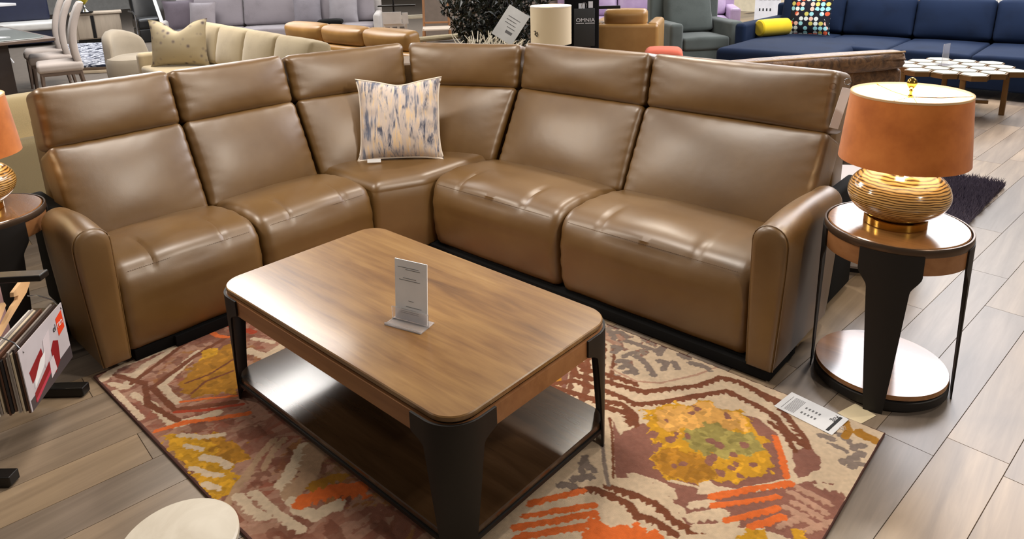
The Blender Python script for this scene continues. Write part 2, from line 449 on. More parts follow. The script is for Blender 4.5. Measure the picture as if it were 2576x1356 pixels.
def panel(BL, BR, TR, TL, depth, r, bulge, seed=0, nx=30, nz=20, wr=.004, edge=(1, 1, 1, 1)):
    """upholstered cushion whose front face spans the four corners; it swells forward and wraps back"""
    BL, BR, TR, TL = map(Vector, (BL, BR, TR, TL))
    W = ((BR - BL).length + (TR - TL).length) / 2; H = ((TL - BL).length + (TR - BR).length) / 2
    nrm = ((BR - BL).cross(TL - BL)).normalized()      # front direction
    rs = random.Random(seed); ph = [rs.uniform(0, 6) for _ in range(8)]
    def ax(L, m_):
        lo = [-L / 2 + r * t for t in (0, .12, .3, .5, .75)]
        return lo + [-(L / 2 - r) + (L - 2 * r) * i / m_ for i in range(m_ + 1)] + [-q for q in reversed(lo)]
    X, Y, Z = ax(W, nx), ax(depth, 4), ax(H, nz)
    def fn(p):
        q = _rnd(p, W, depth, H, r)
        s = q[0] / W + .5; t = q[2] / H + .5; y = q[1]         # y=-depth/2 is the front
        base = (BL * (1 - s) + BR * s) * (1 - t) + (TL * (1 - s) + TR * s) * t
        fr = max(0, .5 - y / depth)
        bl = bulge * (1 - abs(2 * s - 1) ** 2.6) * (1 - abs(2 * t - 1) ** 2.6) * fr
        ed = min(s, 1 - s) * W; et = min(t, 1 - t) * H
        g = math.exp(-ed / .035)
        g2 = math.exp(-et / .03)
        bl += wr * fr * (g * (math.sin(t * H * 95 + ph[0] + ed * 40) + .5 * math.sin(t * H * 170 + ph[1])) + .6 * g2 * math.sin(s * W * 60 + ph[2] + et * 50) * (.4 + .6 * math.sin(s * 9 + ph[5]) ** 2))
        bl += .0022 * fr * math.sin(s * 8 + ph[3]) * math.sin(t * 6 + ph[4])
        return tuple(base + nrm * (-(y + depth / 2) + bl))
    return gridbox(X, Y, Z, fn)

sofa = thing('sectional_sofa', 'large brown leather L-shaped sectional sofa wrapped around the coffee table', 'sofa', (-3.2, 2.6, 0))
SO = Vector((3.2, -2.6, 0))
def spart(name, geo, mat=LEA, parent=None, label=None):
    g = geo if isinstance(geo, G) else G().add(*geo)
    g.v = [tuple(Vector(p) + SO) for p in g.v]
    o = g.build(name, mat, parent or sofa)
    if label: o['label'] = label
    return o
XB, YB = -3.37, 2.87       # where seats meet the backs
# left wing seats face +X, right wing seats face -Y
dl = .49; dr = .52
seatL = [(.815, 1.437), (1.445, 2.068)]
seatR = [(-2.762, -1.893), (-1.885, -.972)]
for i, (a, b) in enumerate(seatL):
    spart('seat', sweep((XB, a, 0), (0, 1, 0), (1, 0, 0), b - a, seat_prof(dl), disp=seat_disp(dl, i + 1)))
for i, (a, b) in enumerate(seatR):
    spart('seat', sweep((a, YB, 0), (1, 0, 0), (0, -1, 0), b - a, seat_prof(dr), disp=seat_disp(dr, i + 5)))
# corner wedge seat
def smooth_poly(pts, r=.03, n=5):
    out = []
    for i in range(len(pts)):
        a, b, c = Vector(pts[i - 1]), Vector(pts[i]), Vector(pts[(i + 1) % len(pts)])
        p = b + (a - b).normalized() * r; q = b + (c - b).normalized() * r
        for k in range(n + 1):
            t = k / n; out.append(tuple((p * (1 - t) + b * t) * (1 - t) + (b * (1 - t) + q * t) * t))
        d = (Vector(pts[(i + 1) % len(pts)]) + (b - c).normalized() * r) - q
        for k in range(1, 8): out.append(tuple(q + d * k / 8))
    return out
wp = smooth_poly([(-2.885, 2.078), (-2.775, 2.34), (-2.775, 2.98), (-3.5, 2.98), (-3.5, 2.078)])
wv = []; wf = []; nW = len(wp); cen = Vector((-3.15, 2.5))
levels = [(.05, .012), (.07, 0), (.2, -.004), (.34, -.003), (.385, 0), (.397, .005), (.404, .006), (.412, .006), (.43, .014), (.447, .03), (.456, .055), (.462, .1), (.466, .2), (.467, .32)]
for z, ins in levels:
    for x, y in wp:
        d = Vector((x, y)) - cen; L = d.length; d = d * ((L - ins * 1.1) / L)
        wv.append((cen.x + d.x, cen.y + d.y, z))
for k in range(len(levels) - 1):
    for i in range(nW):
        j = (i + 1) % nW; wf.append((k * nW + i, k * nW + j, (k + 1) * nW + j, (k + 1) * nW + i))
wf.append(tuple(range((len(levels) - 1) * nW, len(levels) * nW))); wf.append(tuple(reversed(range(nW))))
g = G(); g.v = wv; g.f = wf
spart('corner_seat', g)
# stitching along the seat fronts and the pleat lines
def stitch(name, a, b, step=.0085, par=None):
    g = G(); a = Vector(a); b = Vector(b); n = int((b - a).length / step); d = (b - a) / n
    for i in range(n):
        p = a + d * i; q = p + d * .6; g.add(*tube([p, q], .0011, 4))
    o = spart(name, g, THREAD); o['kind'] = 'stuff'
for a, b in seatL: stitch('stitching', (XB + dl - .012, a + .05, .412), (XB + dl - .012, b - .05, .412))
for a, b in seatR: stitch('stitching', (a + .05, YB - dr + .012, .412), (b - .05, YB - dr + .012, .412))
# backs: lower cushion and headrest
def back(a_b, b_b, a_m, b_m, a_t, b_t, seed, head=True, zt=1.085):
    """a = left end seen from the front, b = right end; bottoms, middle seam, top given as (x, y)"""
    zb, zm = .405, .820
    spart('backrest', panel((*a_b, zb), (*b_b, zb), (*b_m, zm + .009), (*a_m, zm + .009), .20, .032, .036, seed, wr=.0035))
    spart('headrest', panel((*a_m, zm - .007), (*b_m, zm - .007), (*b_t, zt), (*a_t, zt), .19, .036, .034, seed + 50, nz=16, wr=.0035))
g_ = .004
xb, xm, xt = -3.345, -3.525, -3.60
# seen from the front the left wing runs from low y (left) to high y (right)
back((xb, .835), (xb, 1.425), (xm, .83), (xm, 1.425), (xt, .84), (xt, 1.425), 1)
back((xb, 1.433), (xb, 2.055), (xm, 1.433), (xm, 2.055), (xt, 1.433), (xt, 2.055), 2, zt=1.08)
back((xb, 2.063), (-3.19, 2.56), (xm, 2.063), (-3.38, 2.755), (xt + .0, 2.063), (-3.45, 2.80), 3, zt=1.075)
yb, ym, yt = 2.845, 3.055, 3.115
back((-3.19, 2.57), (-2.745, 2.82), (-3.375, 2.765), (-2.745, ym), (-3.44, 2.81), (-2.745, yt - .01), 4, zt=1.075)
back((-2.737, yb), (-1.883, yb), (-2.737, ym), (-1.883, ym), (-2.737, yt), (-1.883, yt), 5, zt=1.085)
back((-1.875, yb), (-.965, yb - .01), (-1.875, ym), (-.955, ym - .02), (-1.875, yt), (-.95, yt - .03), 6, zt=1.085)
# rear shell and dark plinth
g = G()
g.add(*box(-3.86, -3.68, .86, 2.9, .10, .92, .03)); g.add(*box(-3.2, -.99, 3.22, 3.40, .10, .92, .03)); g.add(*box(-3.74, -3.34, .86, 2.1, .10, .40, .02)); g.add(*box(-2.76, -1.0, 2.84, 3.3, .10, .40, .02))
g.add(*prism([(-3.86, 2.8), (-3.66, 2.74), (-3.2, 3.24), (-3.2, 3.40), (-3.45, 3.40), (-3.86, 3.05)], .10, .92, .01))
spart('rear_shell', g)
g = G()
g.add(*box(-3.80, -2.905, .84, 2.07, .012, .062, .004)); g.add(*box(-2.79, -.97, 2.375, 3.36, .012, .062, .004)); g.add(*box(-3.8, -2.84, 2.07, 3.3, .012, .062, .004))
g.add(*box(-2.79, -.87, 2.345, 2.6, .012, .058, .004))
g.add(*box(-2.9, -2.885, 1.0, 2.0, .012, .06))
spart('plinth', g, BLKF, label='black recessed plinth under the sofa')
# arms: rounded-top slabs, narrower at the foot
def arm_geo(front, side, P, wt, wb, ztop, length, zb=.05):
    """front = unit vector the sofa faces, side = unit vector outward, P = inner front corner at floor"""
    fr = Vector((*front, 0)); sd = Vector((*side, 0)); P = Vector((*P, 0))
    prof = []
    def wid(z): return wb + (wt - wb) * min(1, max(0, (z - zb) / (.50 - zb))) ** .8
    r = wt / 2; zc = ztop - r
    inn = []; out = []
    zs = [zb + (zc - zb) * i / 12 for i in range(13)]
    for z in zs: out.append((wid(z), z)); inn.append((0.0 + (wt - wid(z)) * .25, z))
    arc = [(r + r * math.cos(R(a)), zc + r * 1.0 * math.sin(R(a))) for a in range(15, 180, 15)]
    ring = [(x + (wt - wid(z)) * .0, z) for x, z in out] + arc + list(reversed(inn))
    n = len(ring); v = []; f = []
    # depth stations with front edge rounding, then slow rise and a rounded back end
    st = [(-.0, .022), (.004, .010), (.010, .003), (.022, 0)] + [(.022 + (length - .06) * i / 14, 0) for i in range(1, 15)] + [(length - .02, .004), (length - .006, .014), (length, .03)]
    cz = .33
    for k, (d, ins) in enumerate(st):
        for x, z in ring:
            cx = wid(z) / 2
            zz = z - ins * (1 if z > cz else -1) * (1 if abs(z - cz) > .2 else abs(z - cz) / .2)
            xx = cx + (x - cx) * max(.05, 1 - ins / max(cx, .01))
            t = d / length
            rise = .018 * math.sin(PI * min(1, t * 1.15)) * max(0, (z - .35) / .28)
            lean = .055 * (1 - t * .2) * 0
            back_cut = 0
            v.append(tuple(P + sd * xx - fr * d + Vector((0, 0, zz + rise))))
    m_ = len(st)
    fl = sd.cross(Vector((0, 0, 1))).dot(fr)
    for j in range(m_ - 1):
        for i in range(n):
            k = (i + 1) % n; q = (j * n + i, j * n + k, (j + 1) * n + k, (j + 1) * n + i)
            f.append(q if fl < 0 else tuple(reversed(q)))
    no = len(out); na = len(arc)                      # caps: strips between the inner and outer outline
    for base, front_ in ((0, True), ((m_ - 1) * n, False)):
        for i in range(no - 1):
            q = (base + i, base + i + 1, base + n - 2 - i, base + n - 1 - i)
            f.append(q if (fl < 0) != front_ else tuple(reversed(q)))
        top = [base + no - 1 + i for i in range(na + 2)]
        f.append(tuple(top) if (fl < 0) != front_ else tuple(reversed(top)))
    # seam welt that follows the front outline
    wl = [tuple(P + sd * (x + (.0015 if x > wt / 2 else -.0015)) - fr * .020 + Vector((0, 0, z + .0015))) for x, z in ring]
    return (v, f), wl
arm, wl = arm_geo((1, 0), (0, -1), (-2.865, .822), .130, .105, .628, .44)
oa = spart('arm', arm); spart('welt', tube(wl, .0028, 6), LEA, oa)
arm, wl = arm_geo((0, -1), (1, 0), (-.972, 2.335), .130, .105, .628, .62)
ob = spart('arm', arm); spart('welt', tube(wl, .0028, 6), LEA, ob)
for bb in ((-3.84, -3.31, .78, .85), (-.96, -.90, 2.95, 3.36)): spart('side_panel', box(*bb, .02, .56, .02), BLKF, label='black inner side panel behind the arm')

# ------------------------------------------------------------------ throw pillow on the corner
PM = N('streaked_pillow_print'); set_b(PM, .7, 0, .35)
v = PM.coords((26, 4, 3.6), 'Object'); a_ = PM.noise(v, 1.0, 4, .6, .2)
v2 = PM.coords((30, 3, 5), 'Object', (3.1, 1.7, 5)); b_ = PM.noise(v2, 1.3, 5, .7, .5)
v3 = PM.coords((9, 9, 6), 'Object', (7, 1, 2)); d_ = PM.noise(v3, 1.0, 3, .6)
ca = PM.ramp(a_, [(.36, srgb(92, 98, 118)), (.42, srgb(136, 136, 146)), (.47, srgb(196, 182, 176)), (.56, srgb(206, 190, 176)), (.62, srgb(222, 192, 150)), (.7, srgb(214, 204, 200))], 'LINEAR')
cb = PM.ramp(b_, [(.4, srgb(76, 80, 98)), (.44, srgb(144, 142, 150)), (.52, srgb(206, 192, 184)), (.60, srgb(226, 198, 160))])
mk = PM.ramp(d_, [(.44, (0, 0, 0, 1)), (.56, (1, 1, 1, 1))])
mi = PM.n('ShaderNodeMix'); mi.data_type = 'RGBA'; PM.l(mk, mi.inputs[0]); PM.l(ca, mi.inputs[6]); PM.l(cb, mi.inputs[7]); PM.l(mi.outputs[2], PM.b.inputs['Base Color'])
pil = thing('throw_pillow', 'square cream pillow streaked with blue and grey paint strokes on the sofa corner', 'pillow', (-3.085, 2.425, .462), R(43))
def pillow_geo(w_, h_, d_, n=26, pinch=.10, seed=1, notch=0.0):
    """knife-edge pillow standing in the local XZ plane; returns front+back surface and edge loop"""
    v = []; f = []; rs = random.Random(seed)
    def P(s, t, side):
        u = 2 * s - 1; q = 2 * t - 1
        # corners poke out, sides draw in
        sx = 1 - pinch * (1 - q ** 4) ; sz = 1 - pinch * .8 * (1 - abs(u) ** 3)
        x = u * w_ / 2 * sx; z = q * h_ / 2 * sz - notch * math.exp(-(u / .4) ** 2) * t ** 3
        th = d_ / 2 * ((1 - abs(u) ** 2.3) ** .55) * ((1 - abs(q) ** 2.3) ** .55)
        wr = .0035 * math.sin(u * 14 + q * 5 + seed) * math.exp(-((1 - abs(u)) * 4) ** 2) + .003 * math.sin(q * 17 + seed) * (abs(u) > .5) * (1 - abs(q))
        return (x, side * (th + wr * (1 if th > .002 else 0)), z + h_ / 2)
    for side in (-1, 1):
        o = len(v)
        for i in range(n + 1):
            for j in range(n + 1): v.append(P(i / n, j / n, side))
        for i in range(n):
            for j in range(n):
                a = o + i * (n + 1) + j; q = (a, a + n + 1, a + n + 2, a + 1)
                f.append(q if side < 0 else tuple(reversed(q)))
    loop = [P(i / n, 0, 0) for i in range(n)] + [P(1, j / n, 0) for j in range(n)] + [P(1 - i / n, 1, 0) for i in range(n)] + [P(0, 1 - j / n, 0) for j in range(n + 1)]
    return (v, f), loop
pg, loop = pillow_geo(.49, .47, .17, seed=3, notch=.025)
TM = RX(R(-14))
part('pillow_body', G().add(*pg, M=TM), PM.m, pil)
part('piping', G().add(*tube(loop, .0058, 6), M=TM), plain('cream_piping', (226, 214, 200), .6), pil)
part('care_label', G().add(*box(-.19, -.115, -.045, -.04, -.004, .016, .0), M=TM @ RZ(.2)), WHITE, pil)

# ------------------------------------------------------------------ rug with painted pile
RX0, RX1, RY0, RY1 = -2.93, -.462, .690, 2.312
nxr, nyr = 760, 500
xs = np.linspace(RX0, RX1, nxr + 1); ys = np.linspace(RY0, RY1, nyr + 1)
X, Y = np.meshgrid(xs, ys, indexing='ij')
rng = np.random.RandomState(5)
def vnoise(X, Y, sx, sy, seed):
    r_ = np.random.RandomState(seed); tab = r_.rand(64, 64)
    x = X * sx + 100; y = Y * sy + 100; i = np.floor(x).astype(int); j = np.floor(y).astype(int); fx = x - i; fy = y - j
    fx = fx * fx * (3 - 2 * fx); fy = fy * fy * (3 - 2 * fy)
    g = lambda a, b: tab[a % 64, b % 64]
    return (g(i, j) * (1 - fx) + g(i + 1, j) * fx) * (1 - fy) + (g(i, j + 1) * (1 - fx) + g(i + 1, j + 1) * fx) * fy
def fbm(X, Y, s, seed, o=3, an=1.0):
    t = 0; a = .5; n = 0
    for k in range(o): t = t + a * vnoise(X, Y, s * 2 ** k * an, s * 2 ** k, seed + k); n += a; a *= .5
    return t / n
lin = lambda *c: np.array(srgb(*c)[:3])
CRE, BRN, MAU, GRY, YEL, OCH, ORA, RED, OLV, PNK = lin(208, 184, 156), lin(116, 66, 42), lin(138, 92, 78), lin(132, 116, 106), lin(198, 146, 36), lin(168, 116, 34), lin(218, 106, 46), lin(170, 66, 38), lin(150, 136, 74), lin(180, 140, 118)
col = np.zeros(X.shape + (3,)) + CRE
med = [(-.86, 1.86, .40, .375), (-2.60, 1.02, .36, .30), (-1.73, 1.04, .36, .33), (-.60, 1.32, .30, .30), (-1.74, 1.78, .42, .38), (-2.20, .62, .34, .30), (-2.60, 1.72, .38, .34), (-1.12, 1.02, .38, .34), (-.30, 2.3, .3, .28)]
D = np.full(X.shape, 9.); ID = np.zeros(X.shape, int); ANG = np.zeros(X.shape)
for k, (cx, cy, rx, ry) in enumerate(med):
    ux = np.abs(X - cx) / rx; uy = np.abs(Y - cy) / ry
    d = np.maximum(uy, ux * .87 + .5 * uy)
    mk_ = d < D; D = np.where(mk_, d, D); ID = np.where(mk_, k, ID); ANG = np.where(mk_, np.arctan2((Y - cy) / ry, (X - cx) / rx), ANG)
def put(mask, c, a=1.0):
    global col
    mkk = (np.clip(mask, 0, 1) * a)[..., None]; col = col * (1 - mkk) + c * mkk
# zig-zag teeth and wavy stripes
tooth = np.abs(((ANG * 26 / PI) % 1) - .5) * .05
Dw = D + (fbm(X, Y, 14, 11) - .5) * .07
left = np.clip((-1.35 - X) / .9, 0, 1)
# grey flowers on the cream ground between medallions
fl = fbm(X, Y, 26, 21, 3); fl2 = fbm(X, Y, 60, 31, 2)
put(((fl > .54) & (D > 1.1)).astype(float), GRY, .85); put(((fl2 > .60) & (fl > .48) & (D > 1.08)).astype(float), MAU, .8)
for c0, wd in ((.70, .045), (.84, .050), (.97, .045), (1.09, .02)):
    m1 = (Dw > c0) & (Dw < c0 + wd + tooth)
    put(m1.astype(float), BRN, .95)
# medallion hearts
inn = D < .70
put(((ID != 1) & inn & (fbm(X, Y, 5, 41) > .30)).astype(float), MAU * .9)
put((((ID == 1)) & inn).astype(float), OCH, .8)
hb = (fbm(X, Y, 17, 51, 3) * .6 + fbm(X, Y, 48, 52, 2) * .4)
core = D < .60 + (fbm(X, Y, 9, 55) - .5) * .25
put((core & (hb > .46)).astype(float), YEL)
put((core & (hb > .55)).astype(float), OCH * 1.15)
put((core & (D < .3) & (fbm(X, Y, 20, 61) > .45)).astype(float), OLV)
put((core & (fbm(X, Y, 44, 71, 2) > .66)).astype(float), CRE * .95, .7)
put(((D < .62) & (hb < .36)).astype(float), BRN * 1.05)
# mauve and rust ground over the left half
gl = fbm(X, Y, 3.2, 81, 3)
put(((left > .05) & (gl + left * .32 > .70) & (D > .66)).astype(float), MAU * .95, .82)
put(((left > .2) & (fbm(X, Y, 9, 91, 3, 2.2) > .60)).astype(float), RED * .8 + MAU * .2, .7)
put(((left > .1) & (fbm(X, Y, 13, 95, 3, .5) > .63)).astype(float), PNK, .8)
dg = (X * .8 - Y * .6); ed = (X * .6 + Y * .8)
put(((left > .3) & (fbm(dg, ed, 7, 99, 3, 6) > .64)).astype(float), CRE, .75)
# hand-drawn motifs of the rug, in metres on the floor: L stroke, P patch, D dots
RUGDRAW = [('L','CRE',0.016,0.006,[(-2.776,1.036),(-2.649,0.84),(-2.498,0.831)]),
('L','CRE',0.016,0.006,[(-2.881,0.97),(-2.84,0.845),(-2.754,0.735)]),
('L','CRE',0.02,0.006,[(-2.878,0.703),(-2.933,0.768),(-2.921,0.876),(-2.907,0.989)]),
('L','CRE',0.01,0.006,[(-2.896,0.724),(-2.818,0.789),(-2.864,0.903)]),
('L','CRE',0.01,0.006,[(-2.822,0.714),(-2.742,0.746),(-2.786,0.816)]),
('L','CRE',0.014,0.006,[(-2.68,0.745),(-2.558,0.765),(-2.393,0.764)]),
('L','CRE',0.016,0.006,[(-2.365,0.774),(-2.318,0.903)]),
('L','CRE',0.006,0.006,[(-2.539,0.88),(-2.53,0.956),(-2.521,1.036)]),
('L','CRE',0.018,0.006,[(-2.62,1.185),(-2.522,1.205),(-2.549,1.306)]),
('L','CRE',0.01,0.006,[(-2.699,1.246),(-2.598,1.286)]),
('L','CRE',0.01,0.006,[(-2.751,0.704),(-2.631,0.705),(-2.499,0.706)]),
('L','BRN',0.012,0,[(-2.801,1.185),(-2.749,0.998),(-2.666,0.808),(-2.454,0.805),(-2.324,0.977)]),
('L','BRN',0.01,0,[(-2.931,1.145),(-2.879,1.012),(-2.758,0.767)]),
('L','BRN',0.012,0,[(-2.87,0.746),(-2.72,0.799),(-2.57,0.755),(-2.388,0.784)]),
('P','OCH',0.03,0,[(-2.747,1.186),(-2.714,1.008),(-2.612,0.888),(-2.513,0.868),(-2.379,0.997),(-2.538,1.096)]),
('L','BRN',0.006,0,[(-2.507,0.89),(-2.544,0.963),(-2.529,1.066)]),
('L','BRN',0.005,0,[(-2.593,0.904),(-2.579,0.988),(-2.608,1.115)]),
('P','YEL',0.015,0,[(-2.714,1.008),(-2.764,1.066),(-2.753,1.106),(-2.707,1.093),(-2.695,1.043)]),
('L','ORA',0.012,0,[(-2.911,1.149),(-2.836,1.155),(-2.792,1.181)]),
('L','RED',0.016,0,[(-2.879,1.234),(-2.748,1.272)]),
('L','ORA',0.01,0.004,[(-2.387,0.711),(-2.353,0.798),(-2.289,0.881),(-2.225,0.973)]),
('L','ORA',0.006,0,[(-2.486,0.841),(-2.433,0.911),(-2.36,0.996)]),
('L','RED',0.008,0,[(-2.442,0.8),(-2.365,0.879),(-2.294,0.986)]),
('P','YEL',0.03,0,[(-2.358,0.707),(-2.285,0.768),(-2.251,0.825),(-2.084,0.869),(-2.011,0.852),(-1.997,0.788),(-1.934,0.77),(-1.885,0.699),(-1.931,0.682),(-2.096,0.705),(-2.254,0.699)]),
('P','OCH',0.03,0,[(-2.24,0.82),(-2.104,0.879),(-2.015,0.861),(-2.006,0.793),(-2.115,0.79)]),
('L','CRE',0.01,0.008,[(-2.297,0.759),(-2.23,0.801),(-2.185,0.853)]),
('L','CRE',0.013,0.008,[(-2.122,0.758),(-2.075,0.785),(-2.021,0.793)]),
('L','CRE',0.009,0.008,[(-2.1,0.713),(-2.036,0.731),(-1.995,0.759)]),
('L','CRE',0.007,0.008,[(-2.232,0.745),(-2.167,0.772)]),
('L','CRE',0.01,0.008,[(-1.996,0.706),(-1.949,0.723)]),
('L','TAN',0.013,0.008,[(-1.863,0.707),(-1.9,0.752),(-1.935,0.805)]),
('L','TAN',0.012,0.008,[(-1.926,0.8),(-1.988,0.884),(-2.022,0.948)]),
('L','TAN',0.01,0.008,[(-1.924,0.863),(-1.979,0.931),(-1.999,0.981)]),
('L','CRE',0.014,0.012,[(-1.863,0.75),(-1.777,0.748),(-1.722,0.764)]),
('L','CRE',0.013,0.012,[(-1.843,0.79),(-1.73,0.788),(-1.601,0.806)]),
('L','CRE',0.022,0.004,[(-1.907,1.004),(-1.806,0.867),(-1.68,0.841),(-1.621,0.86),(-1.604,0.927)]),
('L','TAN',0.03,0.02,[(-1.863,1.016),(-1.769,0.933),(-1.752,0.878)]),
('L','ORA',0.026,0.02,[(-1.699,0.874),(-1.673,0.945),(-1.602,1.017)]),
('L','OCH',0.016,0.02,[(-1.731,0.93),(-1.707,0.998)]),
('P','MAU',0.006,0,[(-1.202,1.793),(-1.135,1.735),(-1.105,1.844),(-1.039,1.816),(-0.972,1.703),(-0.896,1.649),(-0.816,1.683),(-0.797,1.634),(-0.78,1.565),(-0.818,1.585),(-0.968,1.623),(-1.026,1.55)]),
('P','MAU',0.006,0,[(-1.089,1.844),(-1.113,1.911),(-1.014,2.056),(-0.812,2.119),(-0.729,2.076),(-0.62,1.905),(-0.722,1.763),(-0.82,1.69),(-0.939,1.648)]),
('P','MAU',0.01,0,[(-0.662,2.028),(-0.63,2.086),(-0.581,2.058),(-0.561,2.002),(-0.606,1.917)]),
('P','MAU',0.008,0,[(-0.882,1.65),(-0.816,1.683),(-0.768,1.669),(-0.607,1.871),(-0.549,1.966),(-0.465,1.969),(-0.452,1.786),(-0.456,1.699),(-0.584,1.663),(-0.7,1.584),(-0.77,1.534),(-0.836,1.569)]),
('L','BRN',0.0105,0.013,[(-1.514,1.981),(-1.457,1.919),(-1.342,1.962),(-1.2,1.996),(-1.067,2.157),(-1.026,2.259),(-0.961,2.279),(-0.842,2.262),(-0.783,2.264)]),
('L','BRN',0.0105,0.013,[(-1.491,1.821),(-1.443,1.887),(-1.355,1.9),(-1.275,1.917),(-1.183,1.914),(-1.121,1.981),(-1.037,2.1),(-0.97,2.196),(-0.856,2.187),(-0.773,2.167),(-0.707,2.109),(-0.642,2.083)]),
('L','BRN',0.0105,0.013,[(-1.484,1.801),(-1.294,1.853),(-1.217,1.885),(-1.145,1.855),(-1.119,1.819)]),
('L','BRN',0.0105,0.013,[(-1.519,2.015),(-1.457,1.973),(-1.353,2.005),(-1.251,2.021)]),
('L','BRN',0.0105,0.013,[(-1.026,1.516),(-0.969,1.531),(-0.881,1.552),(-0.812,1.528),(-0.734,1.526),(-0.673,1.541)]),
('L','BRN',0.0105,0.013,[(-1.098,1.433),(-1.055,1.481),(-1.002,1.492),(-0.937,1.494),(-0.897,1.476),(-0.846,1.494),(-0.774,1.483)]),
('L','BRN',0.0105,0.013,[(-0.854,2.252),(-0.789,2.243),(-0.74,2.194),(-0.657,2.123),(-0.628,2.081)]),
('L','BRN',0.0105,0.013,[(-1.33,1.839),(-1.244,1.833),(-1.18,1.855),(-1.132,1.808)]),
('L','BRN',0.0045,0,[(-1.208,1.787),(-1.152,1.72),(-1.035,1.554)]),
('L','GRY',0.007,0,[(-1.148,1.657),(-1.087,1.582),(-1.029,1.52)]),
('L','PNK',0.005,0,[(-1.377,2.04),(-1.258,2.032),(-1.18,2.08),(-1.099,2.217),(-1.064,2.317)]),
('L','BRN',0.007,0.008,[(-0.77,2.125),(-0.708,2.094),(-0.651,2.036)]),
('L','BRN',0.006,0.006,[(-1.496,2.054),(-1.433,1.975)]),
('L','CRE',0.013,0.012,[(-1.021,1.554),(-0.949,1.593),(-0.863,1.616)]),
('L','CRE',0.01,0.012,[(-0.995,1.606),(-0.939,1.624),(-0.869,1.627)]),
('L','CRE',0.012,0.012,[(-0.954,1.577),(-0.88,1.574),(-0.805,1.574)]),
('L','CRE',0.012,0.012,[(-0.794,1.615),(-0.756,1.658)]),
('L','CRE',0.018,0.012,[(-0.773,1.576),(-0.745,1.61),(-0.715,1.641)]),
('L','CRE',0.012,0.012,[(-0.744,1.546),(-0.7,1.584),(-0.677,1.628)]),
('L','CRE',0.01,0.012,[(-0.574,1.95),(-0.527,1.973),(-0.468,1.978)]),
('L','CRE',0.009,0.012,[(-0.538,1.935),(-0.485,1.958),(-0.461,1.956)]),
('L','CRE',0.014,0.012,[(-0.746,1.491),(-0.683,1.55),(-0.613,1.648)]),
('L','PNK',0.008,0.012,[(-0.606,1.884),(-0.495,1.88)]),
('L','PNK',0.008,0.012,[(-0.593,1.85),(-0.493,1.84)]),
('L','PNK',0.008,0.012,[(-0.568,1.818),(-0.494,1.809)]),
('L','PNK',0.008,0.012,[(-0.58,1.786),(-0.492,1.771)]),
('L','PNK',0.008,0.012,[(-0.571,1.704),(-0.532,1.786)]),
('L','PNK',0.008,0.012,[(-0.519,1.719),(-0.462,1.816)]),
('P','YEL',0.035,0,[(-1.148,1.913),(-1.081,1.999),(-1.025,2.046),(-1.002,2.097),(-0.952,2.092),(-0.848,2.118),(-0.805,2.054),(-0.747,2.035),(-0.722,1.977),(-0.674,1.942),(-0.661,1.894),(-0.726,1.816),(-0.779,1.743),(-0.844,1.682),(-0.879,1.657),(-0.929,1.668),(-0.997,1.707),(-1.023,1.789),(-1.077,1.825)]),
('P','OCH',0.03,0,[(-0.992,1.711),(-0.981,1.797),(-0.851,1.83),(-0.789,1.763),(-0.848,1.678),(-0.924,1.672)]),
('P','PEA',0.03,0,[(-1.124,1.902),(-1.072,1.984),(-0.991,2.09),(-0.86,2.094),(-0.821,2.04),(-0.89,1.968),(-1.018,1.861)]),
('P','OLV',0.03,0,[(-0.981,1.892),(-0.943,1.981),(-0.828,2.007),(-0.777,2.023),(-0.727,1.972),(-0.831,1.847),(-0.905,1.823)]),
('D','MAU',0.013,0,[(-1.052,1.906),(-1.005,1.994),(-1.002,2.034),(-0.903,2.065),(-0.918,1.725),(-0.902,1.744),(-0.84,1.809),(-0.727,1.892),(-0.773,1.859),(-0.799,2.073),(-0.852,1.906),(-1,1.775),(-0.96,1.882),(-0.78,1.829),(-0.887,1.903),(-0.791,1.958)]),
('D','MAU',0.016,0,[(-0.992,1.828),(-0.986,1.86),(-0.841,1.839),(-0.804,1.895),(-0.74,1.816),(-0.787,1.787),(-1.045,1.811)]),
('P','CRE',0.006,0,[(-0.826,1.708),(-0.802,1.734),(-0.767,1.725),(-0.762,1.696),(-0.804,1.66)]),
('L','ORA',0.011,0.006,[(-0.768,1.68),(-0.716,1.751),(-0.612,1.884)]),
('L','ORA',0.008,0.006,[(-0.748,1.649),(-0.689,1.72),(-0.619,1.806)]),
('L','ORA',0.009,0.006,[(-0.694,1.623),(-0.653,1.683),(-0.601,1.763)]),
('L','ORA',0.011,0.006,[(-0.631,1.647),(-0.602,1.692),(-0.579,1.738)]),
('L','ORA',0.01,0.006,[(-0.73,2.062),(-0.679,1.988),(-0.627,1.905)]),
('L','ORA',0.011,0.006,[(-1.163,1.307),(-1.12,1.381),(-1.074,1.453)]),
('L','ORA',0.009,0.006,[(-1.146,1.259),(-1.085,1.337),(-1.016,1.426)]),
('L','ORA',0.01,0.006,[(-1.141,1.208),(-1.07,1.299),(-0.997,1.401)]),
('L','ORA',0.011,0.006,[(-1.112,1.185),(-1.046,1.269),(-0.966,1.377)]),
('P','ORA',0.03,0,[(-1.002,1.387),(-0.939,1.4),(-0.872,1.447),(-0.768,1.45),(-0.967,1.262)]),
('L','GRY',0.011,0.01,[(-1.522,2.268),(-1.5,2.297),(-1.461,2.286)]),
('L','GRY',0.011,0.01,[(-1.456,2.186),(-1.428,2.189),(-1.43,2.147)]),
('L','GRY',0.011,0.01,[(-1.439,2.252),(-1.386,2.264)]),
('L','GRY',0.011,0.01,[(-1.365,2.261),(-1.309,2.267),(-1.299,2.305)]),
('L','GRY',0.011,0.01,[(-1.29,2.283),(-1.281,2.251)]),
('L','GRY',0.011,0.01,[(-1.389,2.152),(-1.372,2.195)]),
('L','GRY',0.011,0.01,[(-1.384,2.108),(-1.359,2.129)]),
